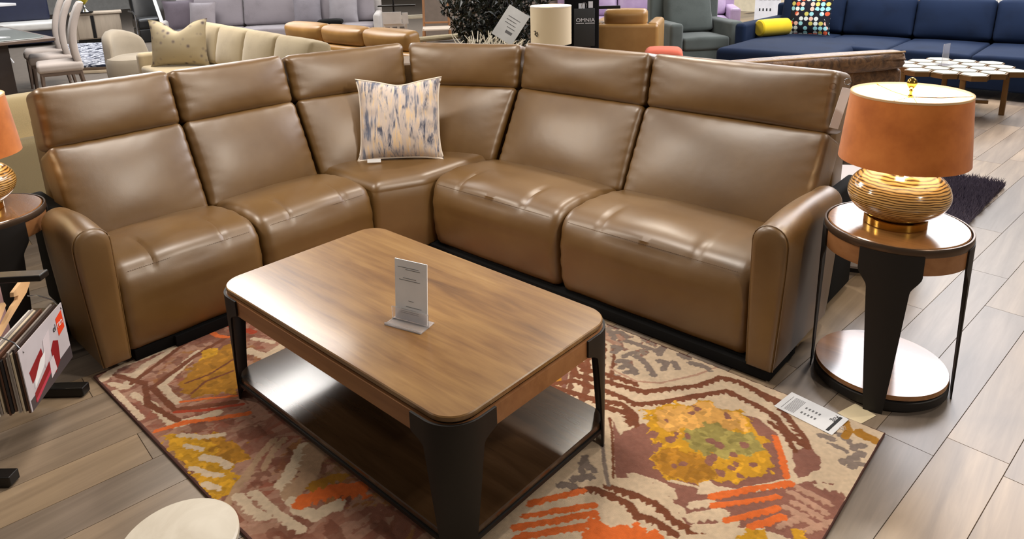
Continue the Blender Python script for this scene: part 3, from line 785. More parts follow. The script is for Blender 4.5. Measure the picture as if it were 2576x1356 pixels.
('L','GRY',0.011,0.01,[(-1.354,2.077),(-1.337,2.11),(-1.295,2.089)]),
('L','GRY',0.011,0.01,[(-1.343,2.18),(-1.308,2.171)]),
('L','GRY',0.011,0.01,[(-1.294,2.163),(-1.246,2.13),(-1.225,2.111)]),
('L','GRY',0.011,0.01,[(-1.258,2.212),(-1.229,2.218),(-1.216,2.173)]),
('L','GRY',0.011,0.01,[(-1.207,2.236),(-1.173,2.208)]),
('L','GRY',0.011,0.01,[(-1.217,2.303),(-1.178,2.298)]),
('L','GRY',0.011,0.01,[(-1.157,2.277),(-1.119,2.29),(-1.082,2.284)]),
('L','GRY',0.011,0.01,[(-1.534,2.269),(-1.492,2.239)]),
('L','GRY',0.011,0.01,[(-1.316,2.063),(-1.289,2.08)]),
('L','GRY',0.011,0.01,[(-0.606,2.207),(-0.567,2.212),(-0.537,2.198)]),
('L','GRY',0.011,0.01,[(-0.571,2.143),(-0.531,2.138)]),
('L','GRY',0.011,0.01,[(-0.525,2.081),(-0.502,2.125),(-0.488,2.162)]),
('L','GRY',0.011,0.01,[(-0.495,2.082),(-0.478,2.108)]),
('L','GRY',0.011,0.01,[(-0.517,2.175),(-0.5,2.203)]),
('L','GRY',0.011,0.01,[(-0.619,2.168),(-0.581,2.174)]),
('L','GRY',0.011,0.01,[(-1.148,1.543),(-1.101,1.545)]),
('L','GRY',0.011,0.01,[(-1.129,1.475),(-1.095,1.515)]),
('L','GRY',0.011,0.01,[(-1.142,1.429),(-1.108,1.447)]),
('L','GRY',0.011,0.01,[(-1.131,1.509),(-1.16,1.57)]),
('L','OCH',0.014,0,[(-0.578,2.287),(-0.553,2.251),(-0.554,2.21)]),
('L','OCH',0.02,0,[(-0.524,2.262),(-0.475,2.249)]),
('P','YEL',0.02,0,[(-0.643,1.567),(-0.632,1.623),(-0.6,1.659),(-0.565,1.633)]),
('P','YEL',0.02,0,[(-0.54,1.654),(-0.536,1.704),(-0.509,1.737),(-0.484,1.702)]),
('L','CRE',0.02,0.006,[(-0.601,2.117),(-0.561,2.113),(-0.543,2.115)])]
PAL = dict(CRE=CRE, BRN=BRN * 1.05, MAU=MAU, GRY=GRY, YEL=YEL, OCH=OCH, ORA=ORA, RED=RED, OLV=OLV, PNK=PNK, TAN=lin(176, 142, 112), PEA=lin(214, 160, 84))
nz1 = fbm(X, Y, 38, 611, 3) - .5; nz2 = fbm(X, Y, 110, 622, 2) - .5
put(((X > -1.32)).astype(float), CRE)
gr = ((X + (fbm(X, Y, 8, 699) - .5) * .2 <= -1.26) & (Y < 1.40)).astype(float); put(gr, lin(146, 94, 74), .72)
put(gr * (fbm(X, Y, 15, 633, 3, 2.2) > .57), PNK, .6); put(gr * (fbm(X, Y, 21, 644, 3, .5) > .60), lin(118, 70, 52), .7)
def seg_d(a, b):
    ax, ay = a; bx, by = b; dx, dy = bx - ax, by - ay; L2 = dx * dx + dy * dy + 1e-12
    t = np.clip(((X - ax) * dx + (Y - ay) * dy) / L2, 0, 1)
    return np.hypot(X - ax - t * dx, Y - ay - t * dy), t * math.sqrt(L2), (X - ax) * dy - (Y - ay) * dx
for kind, cn, wd, te, pts in RUGDRAW:
    c = PAL[cn]
    if kind == 'L':
        best = np.full(X.shape, 9.); arc = np.zeros(X.shape); sd = np.zeros(X.shape); acc = 0
        for a, b in zip(pts[:-1], pts[1:]):
            d, t, s_ = seg_d(a, b); mk_ = d < best
            best = np.where(mk_, d, best); arc = np.where(mk_, t + acc, arc); sd = np.where(mk_, s_, sd); acc += math.hypot(b[0] - a[0], b[1] - a[1])
        saw = np.abs((arc / .026 + nz1 * 1.2) % 1 - .5) * 2 * te * (sd > 0)
        put((best < wd * (1 + nz1 * .9) + saw + nz2 * .004).astype(float), c)
    elif kind == 'P':
        ins = np.zeros(X.shape, bool); Xw = X + nz1 * wd * 2.2; Yw = Y + np.roll(nz1, 37, 0) * wd * 2.2
        for (ax, ay), (bx, by) in zip(pts, pts[1:] + pts[:1]):
            if ay == by: continue
            ins ^= ((ay > Yw) != (by > Yw)) & (Xw < (bx - ax) * (Yw - ay) / (by - ay) + ax)
        put(ins.astype(float), c)
        if cn in ('YEL', 'OCH', 'PEA', 'OLV'):
            put((ins & (fbm(X, Y, 42, 655, 2) > .63)).astype(float), c * 1.35, .8); put((ins & (fbm(X, Y, 36, 666, 2) < .33)).astype(float), c * .72, .8)
    else:
        for a in pts: put((np.hypot(X - a[0], (Y - a[1])) < wd * (1 + nz1 * 2.4)).astype(float), c)
# pile mottling; colours darken gradually towards the left end
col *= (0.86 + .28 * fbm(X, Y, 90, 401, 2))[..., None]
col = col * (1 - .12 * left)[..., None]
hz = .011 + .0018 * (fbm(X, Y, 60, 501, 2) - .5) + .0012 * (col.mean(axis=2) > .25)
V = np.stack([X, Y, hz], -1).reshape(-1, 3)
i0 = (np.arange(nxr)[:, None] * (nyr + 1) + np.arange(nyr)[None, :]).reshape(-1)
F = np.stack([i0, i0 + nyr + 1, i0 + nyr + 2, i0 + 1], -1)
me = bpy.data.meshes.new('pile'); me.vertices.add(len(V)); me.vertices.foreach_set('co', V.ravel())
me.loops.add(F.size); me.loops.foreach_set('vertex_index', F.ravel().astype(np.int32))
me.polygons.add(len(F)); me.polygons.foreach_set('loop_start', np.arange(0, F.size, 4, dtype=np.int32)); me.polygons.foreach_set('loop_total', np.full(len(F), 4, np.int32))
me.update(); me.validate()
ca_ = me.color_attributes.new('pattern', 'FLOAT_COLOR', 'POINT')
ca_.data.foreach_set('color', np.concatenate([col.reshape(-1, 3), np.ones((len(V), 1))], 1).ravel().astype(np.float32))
rm = N('hand_tufted_rug'); set_b(rm, .95, 0, .1, 0, .15)
an_ = rm.n('ShaderNodeVertexColor'); an_.layer_name = 'pattern'; rm.l(an_.outputs[0], rm.b.inputs['Base Color'])
rm.bump(rm.noise(rm.coords(kind='World'), 420, 2), .5, .003); me.materials.append(rm.m)
rug = thing('area_rug', 'cream, rust and mustard patterned wool rug with hexagonal medallions under the coffee table', 'rug', (0, 0, 0))
po = bpy.data.objects.new('pile', me); C.objects.link(po); po.parent = rug
part('bound_edge', G().add(*tube([(RX0, RY0, .0065), (RX1, RY0, .0065), (RX1, RY1, .0065), (RX0, RY1, .0065), (RX0, RY0, .0065)], .0062, 8)), plain('dark_rug_binding', (84, 50, 42), .9), rug)
part('backing', box(RX0 + .003, RX1 - .003, RY0 + .003, RY1 - .003, .0005, .009), plain('rug_backing', (150, 132, 110), .95), rug, smooth=False)

# ------------------------------------------------------------------ coffee table
ct = thing('coffee_table', 'rectangular walnut coffee table with rounded corners, black metal legs and lower shelf', 'table', (-1.766, 1.353, .012))
CO = Vector((1.766, -1.353, -.012))
def cpart(name, g, mat, parent=None, label=None, par=None):
    g = g if isinstance(g, G) else G().add(*g)
    g.v = [tuple(Vector(p) + CO) for p in g.v]
    o = g.build(name, mat, par or ct)
    if label: o['label'] = label
    return o
x0, x1, y0, y1 = -2.388, -1.146, .998, 1.708
cpart('tabletop', prism(rrect(x0, x1, y0, y1, .085, 12), .452, .470, .003), WOODT)
cpart('reveal', prism(rrect(x0 + .006, x1 - .006, y0 + .006, y1 - .006, .08, 12), .440, .452), BLKF)
e = .010
ap = rrect(x0 - e + .004, x1 + e - .004, y0 - e + .004, y1 + e - .004, .09, 12)
ai = rrect(x0 + .012, x1 - .012, y0 + .012, y1 - .012, .075, 12)
def ring_wall(o, i, z0, z1):
    n = len(o); v = [(x, y, z0) for x, y in o] + [(x, y, z1) for x, y in o] + [(x, y, z0) for x, y in i] + [(x, y, z1) for x, y in i]; f = []
    for k in range(n):
        j = (k + 1) % n
        f += [(k, j, n + j, n + k), (2 * n + j, 2 * n + k, 3 * n + k, 3 * n + j), (n + k, n + j, 3 * n + j, 3 * n + k), (j, k, 2 * n + k, 2 * n + j)]
    return v, f
cpart('apron', ring_wall(ap, ai, .388, .447), WOODA)
def leg_geo(cx, cy, sx, sy, zt=.449, zfoot=.012, r=.095, top_w=.150, mid_w=.100, foot_w=.050, th=.007, out=.013):
    """corner plate that wraps the rounded corner, wide at the apron and tapering to the foot"""
    def wz(z):
        if z > .392: return top_w
        if z > .362: t = (z - .362) / .03; return mid_w + (top_w - mid_w) * t * t
        return foot_w + (mid_w - foot_w) * (z / .362) ** 1.1
    def pt(s, off):        # s = arc length from the corner's middle, off = outward offset
        La = r * PI / 4; rr_ = r + off
        if abs(s) <= La:
            a = R(45) - s / r; x = -r + rr_ * math.cos(a); y = -r + rr_ * math.sin(a)
        elif s > La: x = -r + rr_ * math.cos(0); y = -r - (s - La); 
        else: x = -r - (-s - La); y = -r + rr_
        return x, y
    zs = [zfoot, .05, .12, .2, .28, .34, .36, .366, .374, .382, .388, .393, .41, .43, zt]
    n = 20; v = []; f = []
    for lay, off in ((0, out), (1, out - th)):
        for z in zs:
            mw = wz(z); La = r * PI / 4; sm = (mw - r) + La if mw > r else La * mw / r
            for k in range(n + 1):
                s = -sm + 2 * sm * k / n; x, y = pt(s, off - 0)
                v.append((cx + sx * x, cy + sy * y, z))
    m_ = len(zs); L = m_ * (n + 1)
    for a in range(m_ - 1):
        for k in range(n):
            i = a * (n + 1) + k; f.append((i, i + 1, i + n + 2, i + n + 1)); f.append((L + i, L + i + n + 1, L + i + n + 2, L + i + 1))
    for a in range(m_ - 1):
        i = a * (n + 1); f.append((i, i + n + 1, L + i + n + 1, L + i)); i += n; f.append((i, L + i, L + i + n + 1, i + n + 1))
    for k in range(n):
        f.append((k, L + k, L + k + 1, k + 1)); i = (m_ - 1) * (n + 1) + k; f.append((i, i + 1, L + i + 1, L + i))
    if sx * sy > 0: f = [tuple(reversed(q)) for q in f]
    return v, f
for cx, cy, sx, sy in ((x1, y0, 1, -1), (x1, y1, 1, 1), (x0, y1, -1, 1), (x0, y0, -1, -1)):
    cpart('leg', leg_geo(cx, cy, sx, sy), IRON)
cpart('shelf', prism(rrect(x0 + .012, x1 - .002, y0 + .004, y1 - .004, .075, 12), .082, .102, .003), WOODS, label='dark wood lower shelf')
cpart('shelf_rim', ring_wall(rrect(x0 + .006, x1 + .004, y0 - .002, y1 + .002, .08, 12), rrect(x0 + .02, x1 - .012, y0 + .012, y1 - .012, .07, 12), .070, .0825), IRON)

# acrylic price stand on the table
def acrylic():
    n = N('clear_acrylic'); set_b(n, .05, 0, .5); n.b.inputs['Base Color'].default_value = (.97, .95, .96, 1); n.b.inputs['Transmission Weight'].default_value = .85; n.b.inputs['IOR'].default_value = 1.3
    return n.m
ACR = acrylic()
st = thing('price_stand', 'small clear acrylic stand holding a white price card on the coffee table', 'sign', (-1.615, 1.262, .4705), R(14))
part('base', G().add(*box(-.070, .070, -.045, .0, 0, .003)).add(*box(-.070, .070, -.004, 0, 0, .045)).add(*box(-.07, .07, -.046, -.043, 0, .008)).add(*box(-.07, .07, 0, .030, 0, .0025)), ACR, st, smooth=False)
card = part('card', G().add(*box(-.062, .062, -.0015, .0015, .004, .205), M=T(0, .004, 0) @ RX(R(-5))), WHITE, st, smooth=False)
g = G()
for z_, a, b in ((.180, -.05, .03), (.174, -.02, .035), (.145, -.03, .02), (.138, -.045, .035), (.07, -.01, .01), (.05, -.02, .04), (.04, -.04, .03), (.034, -.04, .03), (.028, -.04, .03)):
    g.add(*box(a, b, -.0022, -.0016, z_, z_ + .0014), M=T(0, .004, 0) @ RX(R(-5)))
part('printed_lines', g, INK, card, smooth=False)

# ------------------------------------------------------------------ round end table and lamp
RIMM = plain('dark_bronze_rim', (92, 74, 60), .3, .6)
def end_table(cx, cy, label, rz=0):
    t = thing('end_table', label, 'table', (cx, cy, 0), rz)
    rT = .236
    part('tabletop', lathe([(0.001, .612), (.222, .612), (.226, .615), (.226, .627), (.223, .630), (.001, .630)], 72), WOODR, t)
    part('rim', lathe([(.229, .600), (.236, .600), (.238, .603), (.238, .626), (.236, .629), (.231, .629), (.2295, .626), (.229, .600)], 72, False), RIMM, t)
    part('apron', lathe([(.221, .535), (.2335, .535), (.2345, .54), (.2345, .600), (.221, .600), (.221, .535)], 72, False), WOODA, t)
    sh = part('shelf', lathe([(0.001, .052), (.222, .052), (.226, .055), (.226, .069), (.224, .072), (.001, .072)], 72), WOODR, t)
    part('base_ring', lathe([(.213, .012), (.226, .012), (.2285, .016), (.2285, .046), (.222, .050), (.213, .050), (.213, .012)], 72, False), IRON, t)
    for k, ad_ in enumerate((-79, 12, 101, 192)):
        # curved plate: wide under the apron, tapering to the foot, following the rim
        def hw(z):
            if z > .53: return .100
            if z > .47: q = (z - .47) / .06; return .066 + .034 * q * q * (3 - 2 * q)
            return .030 + .036 * (z / .47) ** .9
        zs = [0, .06, .15, .25, .35, .43, .47, .48, .49, .50, .51, .52, .53, .56, .605]
        v = []; f = []; n = 12
        for off in (.2405, .2355):
            for z in zs:
                for q in range(n + 1):
                    a = R(ad_) + (hw(z) / .2405) * (2 * q / n - 1); v.append((off * math.cos(a), off * math.sin(a), z))
        m_ = len(zs); L = m_ * (n + 1)
        for a in range(m_ - 1):
            for q in range(n):
                i = a * (n + 1) + q; f.append((i, i + 1, i + n + 2, i + n + 1)); f.append((L + i, L + i + n + 1, L + i + n + 2, L + i + 1))
            i = a * (n + 1); f.append((i, i + n + 1, L + i + n + 1, L + i)); i += n; f.append((i, L + i, L + i + n + 1, i + n + 1))
        for q in range(n):
            f.append((q, L + q, L + q + 1, q + 1)); i = (m_ - 1) * (n + 1) + q; f.append((i, i + 1, L + i + 1, L + i))
        part('leg', (v, f), IRON, t)
    return t
TR = (-.575, 2.655)
TLt = (-3.472, .528)
end_table(*TR, 'round walnut end table with black legs at the right end of the sofa, floor lamp-lit', R(0))
end_table(*TLt, 'round walnut end table cut off by the left edge, beside the left sofa arm', R(-8))
for o in C.objects:
    if o.name == 'end_table': o['label'] = 'round walnut end table with black legs at the right end of the sofa'
ZW = N('zebra_grain_wood'); set_b(ZW, .16, 0, .6, .8)
zv = ZW.coords((1, 1, 1), 'Object', (0.0, .06, .02)); wv_ = ZW.n('ShaderNodeTexWave', wave_type='RINGS', rings_direction='SPHERICAL'); wv_.inputs['Scale'].default_value = 21; wv_.inputs['Distortion'].default_value = 4.0
wv_.inputs['Detail'].default_value = 2; wv_.inputs['Detail Scale'].default_value = 1.4; wv_.inputs['Detail Roughness'].default_value = .35
zs_ = ZW.n('ShaderNodeVectorMath', operation='MULTIPLY'); zs_.inputs[1].default_value = (.62, .62, 1.9); ZW.l(zv, zs_.inputs[0]); ZW.l(zs_.outputs[0], wv_.inputs['Vector'])
ZW.l(ZW.ramp(wv_.outputs['Fac'], [(.04, srgb(74, 46, 16)), (.24, srgb(136, 94, 40)), (.45, srgb(186, 140, 74)), (1, srgb(206, 164, 100))]), ZW.b.inputs['Base Color'])
ZW.bump(wv_.outputs['Fac'], .12, .002)
SH = N('orange_suede_shade'); set_b(SH, .9, 0, .15, 0, .3)
sf = SH.noise(SH.coords(), 7, 4, .6); SH.l(SH.ramp(sf, [(.3, srgb(168, 92, 38)), (.55, srgb(196, 114, 52)), (.75, srgb(210, 128, 62))]), SH.b.inputs['Base Color'])
SHI = plain('white_shade_lining', (250, 246, 232), .8)
SHI_n = SHI.node_tree.nodes['Principled BSDF']
def table_lamp(cx, cy, label):
    z0 = .6305
    t = thing('table_lamp', label, 'lamp', (cx, cy, z0))
    part('brass_foot', lathe([(0.001, 0), (.100, 0), (.102, .002), (.102, .026), (.100, .028), (.001, .028)], 64), BRASS, t)
    prof = [(.001, .028), (.090, .028), (.095, .033), (.120, .045), (.150, .070), (.163, .098), (.165, .118), (.158, .146), (.138, .172), (.108, .192), (.075, .203), (.045, .209), (.035, .212), (.001, .212)]
    # smooth
    pr = []
    for i in range(len(prof) - 1):
        for q in range(3): pr.append((prof[i][0] + (prof[i + 1][0] - prof[i][0]) * q / 3, prof[i][1] + (prof[i + 1][1] - prof[i][1]) * q / 3))
    for _ in range(2): pr = [pr[0]] + [((pr[i - 1][0] + 2 * pr[i][0] + pr[i + 1][0]) / 4, (pr[i - 1][1] + 2 * pr[i][1] + pr[i + 1][1]) / 4) for i in range(1, len(pr) - 1)] + [prof[-1]]
    part('gourd_body', lathe(pr, 72), ZW.m, t)
    part('neck', lathe([(.001, .210), (.024, .210), (.024, .222), (.016, .226), (.012, .232), (.012, .262), (.018, .264), (.018, .30), (.001, .30)], 32), BRASS, t)
    zb, zt, rb, rt2 = .237, .474, .204, .183
    k = 96
    sh = part('shade', lathe([(rb, zb), (rb + .0025, zb), (rt2 + .0025, zt), (rt2, zt)], k, False), SH.m, t)
    part('shade_lining', lathe([(rt2 + .0002, zt), (rt2 - .0015, zt), (rb - .0015, zb), (rb + .0002, zb)], k, False), SHI, sh)
    part('top_hem', lathe([(rt2 - .002, zt - .006), (rt2 + .0035, zt - .006), (rt2 + .0035, zt + .001), (rt2 - .002, zt + .001), (rt2 - .002, zt - .006)], k, False), plain('pale_hem', (214, 176, 130), .8), sh)
    bulb = part('bulb', lathe([(.001, .300), (.013, .300), (.016, .312), (.030, .345), (.031, .362), (.024, .382), (.010, .392), (.001, .394)], 24), BULB, t)
    h = G(); h.add(*tube([(.045 * math.cos(R(a)) * 1.0, 0, .345 + .068 * math.sin(R(a))) for a in range(-90, 91, 15)] if False else [(.02, 0, .266), (.045, 0, .30), (.05, 0, .35), (.040, 0, .41), (.012, 0, .452), (0, 0, .456), (-.012, 0, .452), (-.040, 0, .41), (-.05, 0, .35), (-.045, 0, .30), (-.02, 0, .266)], .0018, 6))
    for a in (20, 140, 260): h.add(*tube([(0, 0, .457), (rt2 * .5 * math.cos(R(a)), rt2 * .5 * math.sin(R(a)), .459), ((rt2 - .002) * math.cos(R(a)), (rt2 - .002) * math.sin(R(a)), .468)], .0016, 6))
    part('harp', h, BRASS, t)
    part('finial', lathe([(.001, .456), (.007, .456), (.009, .462), (.005, .466), (.004, .474), (.007, .480), (.0035, .484), (.010, .490), (.0155, .500), (.0165, .508), (.0135, .517), (.007, .523), (.001, .525)], 32), BRASS, t)
    l = bpy.data.lights.new('lamp_bulb_light', 'POINT'); l.energy = 5; l.shadow_soft_size = .03; l.color = (1, .78, .52)
    lo = bpy.data.objects.new('lamp_bulb_light', l); C.objects.link(lo); lo.location = (cx, cy, z0 + .42)
    return t
BU = N('lit_bulb'); BU.b.inputs['Emission Color'].default_value = (1, .82, .55, 1); BU.b.inputs['Emission Strength'].default_value = 12; BU.b.inputs['Base Color'].default_value = (1, .95, .85, 1); BULB = BU.m
table_lamp(-.583, 2.655, 'lit table lamp with orange suede drum shade and striped wood body right of the sofa')
table_lamp(TLt[0] - .015, TLt[1] - .005, 'orange-shaded table lamp cut off at the left edge of the picture')

# ------------------------------------------------------------------ tags and cards near the rug corner
tg = thing('rug_price_tag', 'long white printed price tag lying on the rug corner', 'tag', (-.685, 2.262, .0135), math.atan2(-.022, .19) - .02)
part('card', box(-.105, .105, -.062, .060, 0, .0012), WHITE, tg, smooth=False)
part('black_bar', box(.078, .088, -.052, .050, .0012, .0016), DINK, tg, smooth=False)
g = G()
for i in range(9): g.add(*box(-.075 + i * .0042, -.0735 + i * .0042, -.05, .04, .0012, .0015))
for i in range(5):
    for q in (-.03, .004): g.add(*box(-.025 + i * .012, -.019 + i * .012, q, q + .012, .0012, .0015))
g.add(*box(-.086, -.0845, -.05, .04, .0012, .0015))
part('printed_lines', g, INK, tg, smooth=False)
text('lettering', 'Rug', .026, DINK, tg, T(.066, .028, .0014) @ RZ(R(-90)))
part('plastic_loop', tube([(.105, .0, .001), (.116, .006, .008), (.124, -.002, .002), (.117, -.012, .006), (.105, -.006, .001)], .0016, 6), ACR, tg)
cc = part('paper_card', box(-.040, .040, -.050, .050, 0, .0012), CREAMC, None, smooth=False); cc.location = (-.566, 2.372, .0008); cc.rotation_euler = (0, 0, R(-18))
tag(cc, 'blank cream paper card on the floor between rug corner and end table', 'card')
ht = thing('sofa_hang_tag', 'long narrow white tag hanging at the upper right corner of the sofa', 'tag', (-.935, 3.02, .85), R(30))
part('card', G().add(*box(-.018, .018, -.001, .001, 0, .175), M=RY(R(12))), WHITE, ht, smooth=False)
part('ring', G().add(*tube([(.037 + .013 * math.cos(R(a)), 0, .198 + .013 * math.sin(R(a))) for a in range(0, 361, 30)], .002, 6)), CHROME, ht)

# ------------------------------------------------------------------ round marble drink tables in the foreground
MB = N('cream_marble'); set_b(MB, .35, 0, .5)
mv = MB.coords((1, 1, 1), 'World'); mn = MB.noise(mv, 5, 5, .6, 1.5); vo = MB.noise(mv, 1.6, 3, .5, 1.0)
cl = MB.ramp(mn, [(.35, srgb(196, 184, 164)), (.6, srgb(214, 204, 186))]); vn = MB.ramp(vo, [(.494, (0, 0, 0, 1)), (.5, (.7, .7, .7, 1)), (.506, (0, 0, 0, 1))])
mi = MB.n('ShaderNodeMix'); mi.data_type = 'RGBA'; MB.l(vn, mi.inputs[0]); MB.l(cl, mi.inputs[6]); mi.inputs[7].default_value = srgb(240, 234, 222); MB.l(mi.outputs[2], MB.b.inputs['Base Color'])
def drink_table(cx, cy, r, z, label):
    t = thing('drink_table', label, 'table', (cx, cy, 0))
    part('tabletop', lathe([(.001, z - .02), (r - .006, z - .02), (r, z - .015), (r, z - .004), (r - .004, z), (.001, z)], 64), MB.m, t)
    part('stem', lathe([(.001, .012), (.014, .012), (.012, .03), (.012, z - .03), (.03, z - .021), (.001, z - .02)], 24), BRONZE, t)
    part('foot', lathe([(.001, 0), (.095, 0), (.097, .003), (.094, .009), (.03, .013), (.001, .013)], 48), BRONZE, t)
drink_table(-1.338, .402, .118, .45, 'round cream marble drink table cut off by the bottom edge, left of the coffee table')
drink_table(-.618, .858, .118, .45, 'round cream marble drink table barely showing at the bottom edge, right of the coffee table')

# ------------------------------------------------------------------ swatch rack at the left edge
rk = thing('swatch_rack', 'low black display rack with long flat feet at the left edge', 'rack', (-2.9, .2, 0))
RO = Vector((2.9, -.2, 0)); dv = Vector((-.742, -.669, 0)); fv = Vector((.669, -.742, 0))
def rpart(name, g, mat, par=None):
    g = g if isinstance(g, G) else G().add(*g); g.v = [tuple(Vector(p) + RO) for p in g.v]; return g.build(name, mat, par or rk, smooth=False)
def bar(a, b, w_, h_):
    a = Vector(a); b = Vector(b); d = (b - a); L = d.length; q = d.to_track_quat('X', 'Z').to_matrix().to_4x4()
    v, f = rbox(L, w_, h_, .004, 1); M = Matrix.Translation((a + b) / 2) @ q
    return [tuple(M @ Vector(p)) for p in v], f
for tip in ((-2.835, .632, .024), (-2.485, .312, .024)):
    tp = Vector(tip); rpart('foot', bar(tp, tp + dv * .62, .045, .036), BLK)
pa = Vector((-2.835, .632, .042)) + dv * .42; pb = Vector((-2.485, .312, .042)) + dv * .42
rpart('crossbar', bar(pa + Vector((0, 0, .012)), pb + Vector((0, 0, .012)), .04, .03), BLK)
pm = (pa + pb) / 2
rpart('post', bar(pm, (pm.x, pm.y, .60), .04, .04), BLK)
rpart('arm_bar', bar((-2.62, .535, .605), (pm.x, pm.y, .60), .05, .022), BLK)
def deck(A, B, zb, zt, thick, cover, npg, pcols, name, label, red=False, rs=1):
    """hanging swatch book: A,B = ends of the front cover on plan; pages stack behind it"""
    A = Vector((*A, 0)); B = Vector((*B, 0)); u = (B - A).normalized(); nrm = Vector((u.y, -u.x, 0)) ; W = (B - A).length
    if nrm.dot(Vector((0, 0, 0)) - A) < 0: nrm = -nrm
    t = thing(name, label, 'sample book', (A.x, A.y, zb))
    M = Matrix(((u.x, nrm.x, 0, 0), (u.y, nrm.y, 0, 0), (0, 0, 1, 0), (0, 0, 0, 1)))   # local x along, y toward the viewer
    H = zt - zb; rr = random.Random(rs)
    c = part('cover', G().add(*box(0, W, -.003, 0, 0, H), M=M), cover, t, smooth=False)
    y = -.004
    for i in range(npg):
        th = thick / npg * .8; h = H - rr.uniform(.0, .022) + .01 * math.sin(i * .9)
        part('swatch', G().add(*box(rr.uniform(0, .01), W - rr.uniform(0, .02), y - th, y, -.004 + rr.uniform(0, .01), h, .0015), M=M), pcols[i % len(pcols)], t, smooth=False)
        y -= thick / npg
    return t, M, W, H, c
pgm = [plain('swatch_brown', (96, 62, 44), .6), plain('swatch_dark', (52, 36, 30), .6), plain('swatch_cream', (212, 196, 170), .6), plain('swatch_grey', (150, 140, 134), .6), plain('swatch_white', (226, 222, 216), .6), plain('swatch_taupe', (120, 92, 76), .6), plain('swatch_black', (34, 30, 32), .6)]
COV = plain('pale_grey_cover', (196, 190, 196), .4)
d1, M1, W1, H1, cv = deck((-2.525, .402), (-2.795, .602), .195, .418, .10, COV, 12, pgm, 'swatch_book', 'thick fabric swatch book with red sofa photo on its grey cover', rs=4)
# printed picture and logo on the cover, laid just proud of it
def flat(pts, name, mat, par, y=.0006, M=M1):
    # pts in cover fractions (left..right seen from the front)
    v = [tuple(M @ Vector((s * W1, y, t * H1))) for s, t in pts] + [tuple(M @ Vector((s * W1, y - .0005, t * H1))) for s, t in pts]
    n = len(pts); f = [tuple(range(n)), tuple(reversed(range(n, 2 * n)))] + [(i, n + i, n + (i + 1) % n, (i + 1) % n) for i in range(n)]
    g = G(); g.v = v; g.f = f; return g.build(name, mat, par, smooth=False)
REDP = plain('red_print', (140, 26, 34), .4); PINK = plain('pink_print', (190, 60, 84), .4); DARKP = plain('charcoal_print', (70, 64, 68), .4)
flat([(.02, .0), (1, .0), (1, .22), (.02, .17)], 'lower_band', DARKP, cv)
flat([(.10, .56), (.40, .70), (.42, .50), (.12, .36)], 'printed_sofa_back', REDP, cv, .0009)
flat([(.12, .20), (.50, .38), (.50, .20), (.10, .06)], 'printed_sofa_seat', REDP, cv, .0010)
flat([(.12, .10), (.50, .26), (.50, .20), (.12, .04)], 'printed_sofa_front', PINK, cv, .0012)
flat([(.58, .10), (.72, .20), (.76, .52), (.66, .60), (.58, .50)], 'printed_chair', REDP, cv, .0011)
flat([(.14, .26), (.40, .42), (.46, .60), (.34, .56), (.16, .36)], 'printed_towel', WHITE, cv, .0014)
flat([(.40, .36), (.56, .46), (.62, .84), (.46, .78)], 'printed_cushion', plain('speckled_print', (210, 200, 206), .5), cv, .0013)
flat([(.48, .10), (.62, .14), (.60, .40), (.50, .36)], 'printed_throw', plain('speckled_print', (210, 200, 206), .5), cv, .0016)
ORP = plain('orange_logo', (232, 70, 34), .4)
flat([(.80, .56), (.955, .60), (.955, .90), (.80, .86)], 'logo_square', ORP, cv, .0010)
# lettering reads from left to right on the side that faces the camera
Mt = M1 @ Matrix(((1, 0, 0, 0), (0, 0, -1, 0), (0, 1, 0, 0), (0, 0, 0, 1))) if False else None
ux = (M1 @ Vector((1, 0, 0))) ; ny = (M1 @ Vector((0, 1, 0)))
Mtx = Matrix(((ux.x, 0, ny.x, 0), (ux.y, 0, ny.y, 0), (0, 1, 0, 0), (0, 0, 0, 1)))
if Mtx.to_3x3().determinant() < 0: print('MIRROR')
def put_text(name, s, size, mat, fx, fz, M=Mtx):
    p = M1 @ Vector((fx * W1, .0018, fz * H1)); o = text(name, s, size, mat, cv, Matrix.Translation(p) @ M, .0003, 'LEFT'); return o
put_text('lettering', 'el', .034, DINK, .70, .70); put_text('lettering', 'ran', .034, WHITE, .80, .70)
for fx in (.08, .96):
    p = M1 @ Vector((fx * W1, -.02, H1))
    part('chain', tube([tuple(M1 @ Vector((fx * W1, .002, H1 - .02))), tuple(p + Vector((0, 0, .02))), tuple(M1 @ Vector((fx * W1 * .96, -.06, H1 + .05))), tuple(M1 @ Vector((fx * W1 * .9 + .01, -.085, H1 + .055)))], .0022, 6), CHROME, d1)
# wooden hanger plate
hg = G()
ho = [(.0, .0), (.03, -.012), (.06, .004), (.18, .045), (.30, .080), (.335, .105), (.33, .135), (.30, .145), (.22, .130), (.215, .112), (.245, .100), (.235, .086), (.20, .080), (.12, .045), (.09, .062), (.16, .110), (.155, .125), (.12, .118), (.03, .065), (.0, .03)]
hp = [(x, z) for x, z in ho]
v = [tuple(M1 @ Vector((x, -.085, H1 + .005 + z * .8))) for x, z in hp] + [tuple(M1 @ Vector((x, -.097, H1 + .005 + z * .8))) for x, z in hp]; n = len(hp)
hg.v = v; hg.f = [tuple(range(n)), tuple(reversed(range(n, 2 * n)))] + [(i, n + i, n + (i + 1) % n, (i + 1) % n) for i in range(n)]; hg.mi = [0] * len(hg.f)
hg.build('hanger', PALE, d1, smooth=False)
deck((-2.66, .26), (-2.93, .46), .215, .50, .10, plain('rose_cover', (186, 150, 150), .5), 10, [plain('swatch_rose', (176, 120, 106), .6), pgm[3], plain('swatch_pink', (206, 170, 160), .6), pgm[4]], 'swatch_book', 'rosy swatch book hanging behind the one with the red sofa cover', rs=9)

